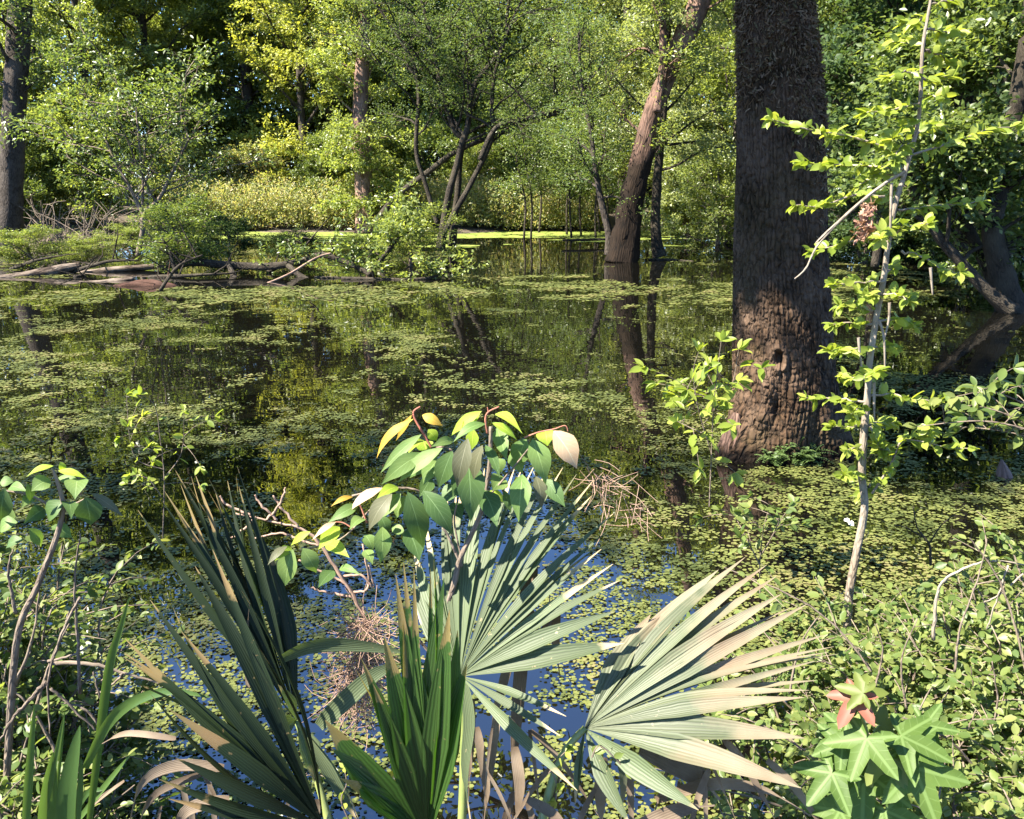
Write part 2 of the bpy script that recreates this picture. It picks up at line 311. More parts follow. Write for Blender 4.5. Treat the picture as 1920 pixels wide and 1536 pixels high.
# ------------------------------------------------------------------ setting: ground, water
def shore(x):                                   # depth of the far bank at x
    x = np.asarray(x, float)
    s = 37.5 + 1.2*np.sin(x*.35) + .8*np.sin(x*.9+1)
    return s - 7*np.clip((-x-11)/6, 0, 1) - 11*np.clip((x-13)/6, 0, 1)
def near_bank(x):
    x = np.asarray(x, float)
    return 1.75 + .25*np.sin(x*2.1) + .75*np.clip((x-.7)/.8, 0, 1) + .35*np.clip((-x-1.0)/.6, 0, 1)
def gz(x, y):
    x = np.asarray(x, float); y = np.asarray(y, float)
    f = np.clip((y-shore(x))/5, -1, 1)
    far = np.where(f > 0, .12+f*.5, f*.5+.12) + .12*(fbm(x*.6, y*.6, 5)-.5)
    nb = np.clip((near_bank(x)-y)/.9, -1, 1)
    nr = np.where(nb > 0, nb*.5, nb*.7) + .06*(fbm(x*3, y*3, 9)-.5)
    return np.maximum(np.maximum(far, nr), -.55)
xs = np.unique(np.concatenate([np.linspace(-400, -40, 16), np.linspace(-40, -5, 40), np.linspace(-5, 5, 70), np.linspace(5, 40, 40), np.linspace(40, 400, 16)]))
ys = np.unique(np.concatenate([np.linspace(-200, -3, 12), np.linspace(-3, 6, 60), np.linspace(6, 20, 16), np.linspace(20, 50, 60), np.linspace(50, 700, 20)]))
X, Y = np.meshgrid(xs, ys); Z = gz(X, Y); nx, ny = len(xs), len(ys)
mb = MB(); ii = (np.arange(ny-1)[:, None]*nx + np.arange(nx-1)[None]).ravel()
mb.add(np.stack([X, Y, Z], -1).reshape(-1, 3), [np.stack([ii, ii+1, ii+nx+1, ii+nx], -1)])
kind(mb.build('ground', M_mud, smooth=True), 'structure')
mb = MB(); mb.add([(-60, 0.3, 0), (60, 0.3, 0), (60, 48, 0), (-60, 48, 0)], [[[0, 1, 2, 3]]])
kind(mb.build('water', M_water), 'structure')

# floating plants: small round pads in drifting rafts, one object
def pads():
    rng = np.random.default_rng(4); mb = MB()
    def ring(y0, y1, dens, r0, r1, thr, sc, sides, edge=.12, band=None):
        area = .64*1.12*(y1*y1-y0*y0); n = int(area*dens*.34)
        y = np.sqrt(rng.uniform(y0*y0, y1*y1, n)); x = rng.uniform(-.64*1.12, .64*1.12, n)*y
        f = .55*fbm(x*sc, y*sc, 3, 4) + .45*fbm(x*sc*.25+9, y*sc*.25, 8, 3)
        if callable(thr): th = thr(x, y)
        else: th = thr
        k = (rng.uniform(0, 1, n) < np.clip((f-th)/edge+.5, 0, 1)) & (gz(x, y) < .02)
        x, y = x[k], y[k]; c_ = rng.integers(1, 8, len(x)); x = np.repeat(x, c_); y = np.repeat(y, c_); n = len(x); x = x+rng.normal(0, r1*1.7, n); y = y+rng.normal(0, r1*1.7, n)
        r = r0+(r1-r0)*rng.uniform(0, 1, n)**1.6; a = rng.uniform(0, 6.28, n); z = rng.uniform(.001, .012, n)
        th = np.linspace(0, 2*PI, sides, endpoint=False)[None] + a[:, None]
        rr = r[:, None]*rng.uniform(.8, 1.15, (n, sides))
        tx, ty = rng.normal(0, .05, (2, n, 1))
        v = np.stack([x[:, None]+rr*np.cos(th), y[:, None]+rr*np.sin(th), z[:, None]+.004*0+rr*(np.cos(th)*tx+np.sin(th)*ty)*.9+.002], -1)
        mb.add(v.reshape(-1, 3), [np.arange(n*sides).reshape(n, sides)])
    def thr_near(x, y):
        return .535 - .04*np.clip(x/2.2, -1, 1) - .06*np.clip((-x-.5)/1.0, 0, 1)*np.clip((5-y)/2, 0, 1)
    def thr_mid(x, y):
        t = .598 - .025*np.clip((-x-1)/4, 0, 1)
        t = t + .045*np.clip((y-9)/4, 0, 1)
        return t
    def thr_far(x, y):
        return .642 - .16*np.exp(-((y-17.5-.12*x)/1.3)**2)*(x < 5) - .05*np.clip((y-25)/6, 0, 1)
    thr_n0 = lambda x, y: thr_near(x, y) - .11*np.exp(-((x+1.8)/1.3)**2-((y-4.1)/1.5)**2)
    ring(2.0, 4.5, 2900, .006, .0125, thr_n0, 6, 7, .16)
    ring(4.5, 8.5, 1700, .008, .016, thr_n0, 5, 6, .16)
    ring(8.5, 15, 950, .011, .021, thr_mid, 3, 6, .16)
    ring(15, 28, 260, .02, .045, thr_far, 1.4, 6, .12)
    o = mb.build('floating_pads', L_pad); kind(o, 'stuff'); tag(o, 'small round yellow green floating pads scattered in rafts on the dark water', 'water plants')
    mb = MB()
    n = 42000; y = rng.uniform(26, 40, n); x = rng.uniform(-24, 24, n)
    f = fbm(x*.35, y*.9, 21, 3); k = (f + (y-32.5)*.055 > .50) & (gz(x, y) < .05)
    x, y = x[k], y[k]; n = len(x); th = np.linspace(0, 2*PI, 6, endpoint=False)[None]+rng.uniform(0, 1, (n, 1)); r = rng.uniform(.05, .17, (n, 1))
    z = rng.uniform(.004, .012, (n, 1))
    v = np.stack([x[:, None]+r*1.2*np.cos(th), y[:, None]+r*np.sin(th), z+0*th], -1)
    mb.add(v.reshape(-1, 3), [np.arange(n*6).reshape(n, 6)])
    o = mb.build('duckweed', L_mat); kind(o, 'stuff'); tag(o, 'bright green sheet of duckweed along the far shore', 'duckweed')
pads()

# ------------------------------------------------------------------ trees
def skeleton(rng, base, trunks, limbs, subs, twigs, crown_r, crown_lo, prof, limb_elev=(5, 45), twig_len=(.35, .7), flat=.35, droop=0.0):
    """trunks: list of (path, radii). returns branches [(P, R)] and twig segments (T,2,3)"""
    br = []; tw = []
    for P, R in trunks:
        br.append((P, R, 9)); n = len(P); L = np.linalg.norm(P[-1]-P[0])
        nl = max(3, int(limbs/len(trunks)))
        for i in range(nl):
            t = crown_lo + (1-crown_lo)*((i+rng.uniform(.1, .9))/nl)
            k = min(n-2, int(t*(n-1))); f = t*(n-1)-k; p = P[k]*(1-f)+P[k+1]*f; r = (R[k]*(1-f)+R[k+1]*f)
            az = i*2.399+rng.uniform(-.6, .6); el = math.radians(rng.uniform(*limb_elev)) + t*.35
            d = np.array([math.cos(az)*math.cos(el), math.sin(az)*math.cos(el), math.sin(el)])
            ln = crown_r*prof((t-crown_lo)/(1-crown_lo+1e-6))*rng.uniform(.65, 1.15)
            m = 7; pts = [p]; dd = d.copy()
            for q in range(m-1):
                dd = nrm(dd + rng.normal(0, .16, 3) + np.array([0, 0, -droop*.2])); pts.append(pts[-1] + dd*ln/(m-1))
            Lp = np.array(pts); rl = max(.012, min(r*.55, .018*ln+.01)); br.append((Lp, np.linspace(rl, .008, m), 5))
            for j in range(subs):
                s = .18+.82*(j+rng.uniform(0, 1))/subs; kk = min(m-2, int(s*(m-1))); ff = s*(m-1)-kk
                sp = Lp[kk]*(1-ff)+Lp[kk+1]*ff; ld = nrm(Lp[kk+1]-Lp[kk])
                side = nrm(np.cross(ld, [0, 0, 1]))*(1 if j % 2 else -1)
                sd = nrm(ld*rng.uniform(.3, 1)+side*rng.uniform(.5, 1.2)+np.array([0, 0, rng.normal(.08, .3)-droop*.3]))
                sl = ln*rng.uniform(.22, .45)*(1.15-.5*s)
                e = sp+sd*sl; mid = (sp+e)/2+rng.normal(0, .05*sl, 3); br.append((np.array([sp, mid, e]), np.array([.016, .011, .006]), 3))
                for q in range(twigs):
                    u = .25+.75*(q+rng.uniform(0, 1))/twigs; tp = sp+(e-sp)*u
                    td = nrm(sd*.7+rng.normal(0, .6, 3)*np.array([1, 1, flat*2])+np.array([0, 0, -droop])); tw.append((tp, tp+td*rng.uniform(*twig_len)))
    return br, np.array(tw)
def crown_leaves(mb, rng, tw, per, ln, wd, spread=.1, tilt=.55, tm=DIA, out=.8):
    n = len(tw)*per; a = np.repeat(tw[:, 0], per, 0); b = np.repeat(tw[:, 1], per, 0); s = rng.uniform(0, 1.05, (n, 1))
    pos = a+(b-a)*s+rng.normal(0, spread, (n, 3))*np.array([1, 1, .6])
    d = nrm(b-a)*out + rng.normal(0, .7, (n, 3))*np.array([1, 1, .6]) + np.array([0, 0, -.15])
    no = np.array([SUN.x*.7, SUN.y*.7, .9]) + rng.normal(0, tilt, (n, 3))
    L = ln*rng.uniform(.65, 1.25, n); leaves(mb, pos, d, no, L, L*wd, tm)
def round_prof(t): return max(.25, math.sqrt(max(0, 1-(t*1.25-.45)**2)))
def col_prof(t): return .55+.45*(1-t)
def full_prof(t): return .62+.38*math.sin(PI*min(1, t*.9+.1))-.35*max(0, t-.7)/.3
def make_crown_mesh(name, seed, h, r0, crown_r, crown_lo, limbs, subs, twigs, per, ln, wd, prof=round_prof, lean=(0, 0), **kw):
    rng = np.random.default_rng(seed); n = 14; t = np.linspace(0, 1, n)
    P = np.stack([lean[0]*t*h, lean[1]*t*h, t*h], -1) + np.cumsum(rng.normal(0, .05, (n, 3)), 0)*np.array([1, 1, 0])*(t[:, None])
    P[0] = (0, 0, -.3); R = r0*(1-t)**.8+.03; R[0] *= 1.4
    sp = kw.pop('spread', .1); ti = kw.pop('tilt', .55)
    br, tw = skeleton(rng, None, [(P, R)], limbs, subs, twigs, crown_r, crown_lo, prof, **kw)
    a = MB()
    for q, rr, sd in br: tube(a, q, rr, sd, cap=False)
    b = MB(); crown_leaves(b, rng, tw, per, ln, wd, sp, ti)
    return a.mesh(name+'_trunk', B_grey, True), b.mesh(name+'_crown', L_mid)
PROTO = {}
PROTO['broad'] = make_crown_mesh('broad', 11, 15, .22, 4.3, .04, 46, 9, 5, 34, .14, .6, prof=full_prof)
PROTO['tall'] = make_crown_mesh('tall', 12, 19, .28, 4.0, .05, 54, 8, 5, 36, .14, .6, prof=col_prof)
PROTO['loose'] = make_crown_mesh('loose', 13, 13, .16, 3.6, .04, 34, 8, 5, 30, .13, .55, prof=full_prof, twig_len=(.4, .9))
PROTO['airy'] = make_crown_mesh('airy', 14, 12, .12, 3.4, .08, 26, 7, 5, 26, .12, .5, prof=full_prof, limb_elev=(20, 60), twig_len=(.4, .9))
PROTO['bush'] = make_crown_mesh('bush', 15, 4.2, .06, 2.0, .02, 30, 7, 5, 28, .11, .6, prof=full_prof, limb_elev=(0, 50), twig_len=(.25, .5))
PROTO['low'] = make_crown_mesh('low', 16, 2.2, .04, 1.6, .02, 18, 6, 5, 20, .09, .55, limb_elev=(0, 40), twig_len=(.2, .4))
def tree(name, label, cat, loc, proto, leaf, bark=B_grey, s=1.0, sz=None, rot=0.0, group=None, tilt=(0, 0)):
    r = thing(name, label, cat, loc, group); r.rotation_euler = (tilt[0], tilt[1], rot); r.scale = (s, s, sz or s)
    tm, cm = PROTO[proto]
    for nm, me, mt in (('trunk', tm, bark), ('crown', cm, leaf)):
        o = bpy.data.objects.new(nm, me); C.objects.link(o); o.parent = r
        o.material_slots[0].link = 'OBJECT'; o.material_slots[0].material = mt
    return r
def gl(px, Y, dz=0.0):
    p = xat(px, Y); p[2] = float(gz(p[0], p[1])) + dz; p[0] = xat(px, Y, p[2])[0]; return p
rnd = random.Random(3)
BG = 'trees standing along the far shore'
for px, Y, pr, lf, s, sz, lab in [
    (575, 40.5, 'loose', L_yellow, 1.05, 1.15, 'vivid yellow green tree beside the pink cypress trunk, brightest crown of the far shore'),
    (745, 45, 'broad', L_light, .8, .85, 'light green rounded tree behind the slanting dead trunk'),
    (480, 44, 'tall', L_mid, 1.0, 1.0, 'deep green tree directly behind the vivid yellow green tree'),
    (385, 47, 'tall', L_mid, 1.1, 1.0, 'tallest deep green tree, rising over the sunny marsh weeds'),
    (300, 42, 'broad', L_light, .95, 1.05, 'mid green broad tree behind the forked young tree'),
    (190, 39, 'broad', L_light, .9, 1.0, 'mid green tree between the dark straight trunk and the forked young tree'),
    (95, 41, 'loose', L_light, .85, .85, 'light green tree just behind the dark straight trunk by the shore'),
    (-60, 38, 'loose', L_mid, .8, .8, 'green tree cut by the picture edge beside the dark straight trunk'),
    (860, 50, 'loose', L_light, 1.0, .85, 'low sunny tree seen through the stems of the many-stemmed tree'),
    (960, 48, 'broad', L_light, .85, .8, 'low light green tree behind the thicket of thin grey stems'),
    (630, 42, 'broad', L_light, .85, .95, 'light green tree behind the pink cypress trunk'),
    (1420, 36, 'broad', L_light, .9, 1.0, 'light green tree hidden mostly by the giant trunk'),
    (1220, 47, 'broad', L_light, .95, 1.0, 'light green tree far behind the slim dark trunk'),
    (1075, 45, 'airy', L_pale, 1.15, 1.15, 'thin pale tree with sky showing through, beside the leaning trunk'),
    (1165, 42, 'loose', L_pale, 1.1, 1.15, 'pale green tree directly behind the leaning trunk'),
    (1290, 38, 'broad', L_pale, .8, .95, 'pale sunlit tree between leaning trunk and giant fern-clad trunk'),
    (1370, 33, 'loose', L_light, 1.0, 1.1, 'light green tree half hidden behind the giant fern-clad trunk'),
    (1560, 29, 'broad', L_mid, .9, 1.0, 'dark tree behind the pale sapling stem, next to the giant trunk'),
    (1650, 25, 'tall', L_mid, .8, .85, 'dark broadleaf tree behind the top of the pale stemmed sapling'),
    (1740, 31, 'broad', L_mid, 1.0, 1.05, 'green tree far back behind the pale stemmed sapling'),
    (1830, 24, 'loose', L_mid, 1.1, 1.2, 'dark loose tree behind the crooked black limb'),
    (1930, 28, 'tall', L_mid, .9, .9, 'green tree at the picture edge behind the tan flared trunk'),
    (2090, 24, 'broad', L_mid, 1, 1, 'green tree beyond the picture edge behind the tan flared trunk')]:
    tree('shore_tree', lab, 'tree', gl(px, Y), pr, lf, s=s, sz=sz, rot=rnd.uniform(0, 6.28), group=BG)
SB = 'bushes along the far waterline'
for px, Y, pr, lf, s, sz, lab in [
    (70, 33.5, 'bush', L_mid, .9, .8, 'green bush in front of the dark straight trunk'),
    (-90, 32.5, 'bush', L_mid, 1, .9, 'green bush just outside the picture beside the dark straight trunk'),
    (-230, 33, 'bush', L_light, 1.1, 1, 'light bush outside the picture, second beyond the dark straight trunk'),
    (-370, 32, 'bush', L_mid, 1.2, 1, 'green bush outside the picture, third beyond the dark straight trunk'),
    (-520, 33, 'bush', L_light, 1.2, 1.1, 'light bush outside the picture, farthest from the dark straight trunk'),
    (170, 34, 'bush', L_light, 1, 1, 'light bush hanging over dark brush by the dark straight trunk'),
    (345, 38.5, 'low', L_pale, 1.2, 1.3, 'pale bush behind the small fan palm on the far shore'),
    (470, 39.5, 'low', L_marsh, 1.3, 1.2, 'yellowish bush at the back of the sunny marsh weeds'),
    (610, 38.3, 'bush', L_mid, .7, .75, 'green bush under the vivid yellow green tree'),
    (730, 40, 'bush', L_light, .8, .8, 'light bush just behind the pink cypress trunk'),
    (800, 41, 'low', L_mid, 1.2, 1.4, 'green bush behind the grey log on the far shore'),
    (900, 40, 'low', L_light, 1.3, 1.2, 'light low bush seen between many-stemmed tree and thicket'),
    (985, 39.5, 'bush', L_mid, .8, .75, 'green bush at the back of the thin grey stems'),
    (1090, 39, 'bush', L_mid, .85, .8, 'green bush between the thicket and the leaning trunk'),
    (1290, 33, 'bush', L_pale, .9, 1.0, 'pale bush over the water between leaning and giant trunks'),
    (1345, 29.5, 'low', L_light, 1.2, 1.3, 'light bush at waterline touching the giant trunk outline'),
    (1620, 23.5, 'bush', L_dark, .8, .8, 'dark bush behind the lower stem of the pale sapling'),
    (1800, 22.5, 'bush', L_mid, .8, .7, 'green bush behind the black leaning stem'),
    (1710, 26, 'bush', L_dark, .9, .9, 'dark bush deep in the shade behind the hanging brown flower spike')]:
    tree('shore_bush', lab, 'bush', gl(px, Y), pr, lf, bark=B_twig, s=s, sz=sz, rot=rnd.uniform(0, 6.28), group=SB)
# unseen tree added on the bank beside the camera to shade the pond
for x, y, pr, s, lab in [(-8.6, 3.0, 'loose', .85, 'loose unseen tree added outside the picture on the near bank to shade the pond')]:
    tree('unseen_bank_tree', lab, 'tree', (x, y, .2), pr, L_mid, s=s, rot=x)
# woods far behind: one mass
def far_woods():
    rng = np.random.default_rng(77); mb = MB(); n = 12000
    x = rng.uniform(-62, 62, n); y = 45+32*rng.uniform(0, 1, n)**1.6
    top = 13 + 9*fbm(x*.09+3, y*.03, 31, 3) - 6.5*np.exp(-((x+1.5)/6)**2) + 8*np.clip((-x-12)/8, 0, 1)
    z = rng.uniform(0, 1, n)**.8*top
    per = 46; tone = vnoise(x*.16+50, y*.1+z*.06, 12)
    for m, sel in ((0, tone < .38), (2, (tone >= .38) & (tone < .62)), (3, tone >= .62)):
        c = np.repeat(np.stack([x, y, z], -1)[sel], per, 0); N = len(c)
        pos = c + rng.normal(0, 1, (N, 3))*np.array([1.1, 1.1, .55])
        leaves(mb, pos, rng.normal(0, 1, (N, 3)), np.array([-.3, -.35, 1]) + rng.normal(0, .6, (N, 3)), rng.uniform(.2, .4, N), rng.uniform(.14, .26, N), mi=m)
    for k in range(90):
        tx, ty = rng.uniform(-60, 60), rng.uniform(48, 70)
        h = rng.uniform(12, 19); P = np.array([[tx, ty, 0], [tx+rng.normal(0, .4), ty, h*.5], [tx+rng.normal(0, .8), ty, h]])
        tube(mb, P, [rng.uniform(.12, .3), .12, .05], 6, mi=1)
    o = mb.build('far_woods', [L_mid, B_grey, L_light, L_pale]); kind(o, 'stuff'); tag(o, 'mass of green woods far behind the shore trees', 'woods')
far_woods()
# sunny marsh weeds on the far shore: one mass
def weeds():
    rng = np.random.default_rng(15); mb = MB(); n = 5200
    px = rng.uniform(330, 1130, n); k = rng.uniform(0, 1, n) < np.where((px > 700) & (px < 860), .7, 1); px = px[k]; n = len(px)
    p = np.array([xat(a, 0) for a in px]); Yd = 36.3+4.5*rng.uniform(0, 1, n)**1.4
    x = (px-960)/FPX*(Yd*CP+HCAM*SP); z = np.maximum(gz(x, Yd), 0)
    h = rng.uniform(.5, 1.5, n)*(1+.5*fbm(x*.5, Yd, 3))
    base = np.stack([x, Yd, z], -1); top = base + np.stack([rng.normal(0, .15, n), rng.normal(0, .15, n), h], -1)
    tw = np.stack([base+(top-base)*.15, top], 1); crown_leaves(mb, rng, tw, 22, .13, .4, .1, .6)
    o = mb.build('marsh_weeds', L_marsh); kind(o, 'stuff'); tag(o, 'pale yellow green marsh weeds in full sun on the far shore', 'weeds')
weeds()

# hand placed trunks in the middle distance ------------------------------------------------
def px_trunk(pts, Y, wpx):                     # pts [(px,py)], widths in px -> path, radii
    P = []; R = []
    for k, (a, b) in enumerate(pts):
        yy = Y[k] if isinstance(Y, (list, tuple)) else Y
        P.append(at(a, b, yy)); R.append(wpx[k]/2/FPX*(yy*CP+.3))
    n = len(pts)*5; return smooth_path(P, n), np.interp(np.linspace(0, len(pts)-1, n), np.arange(len(pts)), R)
def limbed(name, label, cat, trunks, bark, leaf=None, seed=1, limbs=10, subs=6, twigs=5, per=20, ln=.1, wd=.5, crown_r=2, lo=.4, prof=round_prof, sides=14, rough=.12, group=None, **kw):
    base = trunks[0][0][0]; t = thing(name, label, cat, base, group); rng = np.random.default_rng(seed)
    a = MB()
    for i, (P, R) in enumerate(trunks): tube(a, P, R, sides, rough=rough, seed=seed+i)
    if leaf:
        sp = kw.pop('spread', .1); ti = kw.pop('tilt', .55); tm = kw.pop('tm', DIA)
        br, tw = skeleton(rng, None, trunks, limbs, subs, twigs, crown_r, lo, prof, **kw)
        for q, rr, sd in br:
            if sd < 9: tube(a, q, rr, sd, cap=False)
        b = MB(); crown_leaves(b, rng, tw, per, ln, wd, sp, ti, tm); 
    a.build('trunk', bark, t, True)
    if leaf: b.build('crown', leaf, t)
    return t
limbed('straight_tree', 'dark straight trunk standing at the shore beside the picture edge', 'tree',
       [px_trunk([(8, 475), (18, 400), (24, 250), (33, 100), (40, -60), (50, -400)], 28, [62, 46, 40, 38, 38, 30])], B_grey, L_mid, 21, limbs=16, crown_r=3.0, lo=.45, per=24, ln=.13, wd=.55)
limbed('cypress_tree', 'cypress trunk with a pink sunlit base standing in the duckweed', 'tree',
       [px_trunk([(688, 436), (684, 400), (680, 300), (676, 200), (682, 80), (690, -100), (695, -330)], 35.5, [46, 34, 31, 27, 23, 18, 12])], B_pink, L_light, 22, limbs=44, crown_r=2.4, lo=.12, per=26, ln=.13, wd=.55, prof=full_prof)
# many-stemmed tree in the water
ms = [([(826, 466), (832, 420), (840, 370), (856, 310), (866, 270), (876, 240), (890, 160), (942, 90), (952, 20), (960, -70)], 27.5, [19, 15, 13, 12, 11.5, 11, 10, 8, 6, 4]),
      ([(848, 462), (852, 410), (858, 360), (862, 300), (868, 262), (850, 240), (826, 160), (812, 80), (790, 0), (770, -80)], 27.8, [17, 14, 12, 11.5, 11, 10, 9, 7, 5, 3]),
      ([(832, 440), (852, 400), (880, 350), (910, 290), (925, 245), (922, 200), (930, 130), (960, 40), (1000, -40)], 27.2, [11, 11, 10, 9.5, 9, 8, 6.5, 5, 3]),
      ([(820, 420), (808, 380), (796, 340), (780, 280), (785, 180), (775, 120), (740, 60), (700, 0)], 28, [9, 9, 8, 8, 7, 6, 5, 4]),
      ([(900, 300), (930, 240), (980, 225), (1050, 205), (1110, 190), (1170, 150)], 26.8, [10, 9, 9, 8, 6, 4])]
limbed('many_stemmed_tree', 'dark many-stemmed tree with feathery leaves standing in the water', 'tree', [px_trunk(*m) for m in ms], B_dark, L_feather, 23,
       limbs=56, subs=9, twigs=6, per=13, ln=.075, wd=.4, crown_r=3.1, lo=.42, sides=8, spread=.07, limb_elev=(-5, 45), twig_len=(.3, .6))
limbed('slanting_trunk', 'slanting mossy trunk propped behind the many-stemmed tree', 'dead tree',
       [px_trunk([(700, 425), (740, 372), (800, 325), (860, 282), (960, 242), (1060, 208), (1110, 185)], [29.5, 29.5, 29.5, 29, 29, 29, 29], [12, 12, 11, 9, 7, 6, 4])], B_dark, L_mid, 24, limbs=9, crown_r=1.3, lo=.4, per=10)
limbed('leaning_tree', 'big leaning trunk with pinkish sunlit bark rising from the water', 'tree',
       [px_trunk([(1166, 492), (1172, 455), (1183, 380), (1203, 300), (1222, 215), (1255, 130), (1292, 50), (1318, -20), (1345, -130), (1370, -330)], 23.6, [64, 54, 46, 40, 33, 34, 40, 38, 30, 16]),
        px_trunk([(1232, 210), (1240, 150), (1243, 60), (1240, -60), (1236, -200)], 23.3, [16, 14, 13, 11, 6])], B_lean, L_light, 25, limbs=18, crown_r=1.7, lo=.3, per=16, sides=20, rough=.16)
limbed('slim_tree', 'slim dark trunk standing in water close by the big leaning trunk', 'tree',
       [px_trunk([(1237, 481), (1229, 440), (1231, 360), (1237, 280), (1246, 180), (1250, 60), (1254, -80)], 24.5, [28, 19, 17, 16, 13, 11, 6])], B_dark, L_pale, 26, limbs=16, crown_r=2.0, lo=.4, per=20)
limbed('slim_tree', 'thin mossy stem at the foot of the big leaning trunk', 'tree',
       [px_trunk([(1140, 478), (1142, 440), (1130, 390), (1118, 330), (1108, 250), (1090, 150), (1085, 60)], 24.2, [16, 14, 12, 10, 8, 6, 4])], B_grey, L_feather, 27, limbs=12, crown_r=1.6, lo=.35, per=18, ln=.08)
limbed('young_tree', 'forked young tree with light leaves growing behind the fallen logs', 'tree',
       [px_trunk([(258, 480), (268, 430), (270, 405), (300, 370), (320, 330), (350, 270), (385, 210)], 23.5, [11, 9, 9, 7, 6, 4, 3]),
        px_trunk([(270, 405), (255, 375), (240, 345), (215, 300), (190, 240), (170, 180)], 23.5, [8, 7, 6, 5, 4, 3]),
        px_trunk([(266, 400), (268, 340), (262, 280), (255, 200)], 23.5, [5, 5, 4, 3])], B_twig, L_mid, 28, limbs=24, subs=6, twigs=5, per=10, ln=.12, crown_r=2.7, lo=.15, sides=8)
TH = 'thin grey stems of the flooded thicket'
rt = random.Random(8)
for k in range(13):
    bx = 985+k*13+rt.uniform(-5, 5); by = rt.uniform(425, 448); tx = bx+rt.uniform(-35, 35); Yd = wat(bx, by)[1]
    t = limbed('thicket_stem', 'thin grey stem standing in the duckweed, one of a thicket', 'sapling',
       [px_trunk([(bx, by+2), (bx+rt.uniform(-6, 6), by-70), ((bx+tx)/2, 300), (tx, rt.uniform(150, 260))], Yd, [5, 4, 3, 1.5])], B_dark, L_mid, 40+k, limbs=10, subs=5, twigs=4, per=12, ln=.1, crown_r=1.1, lo=.3, sides=6, group=TH)

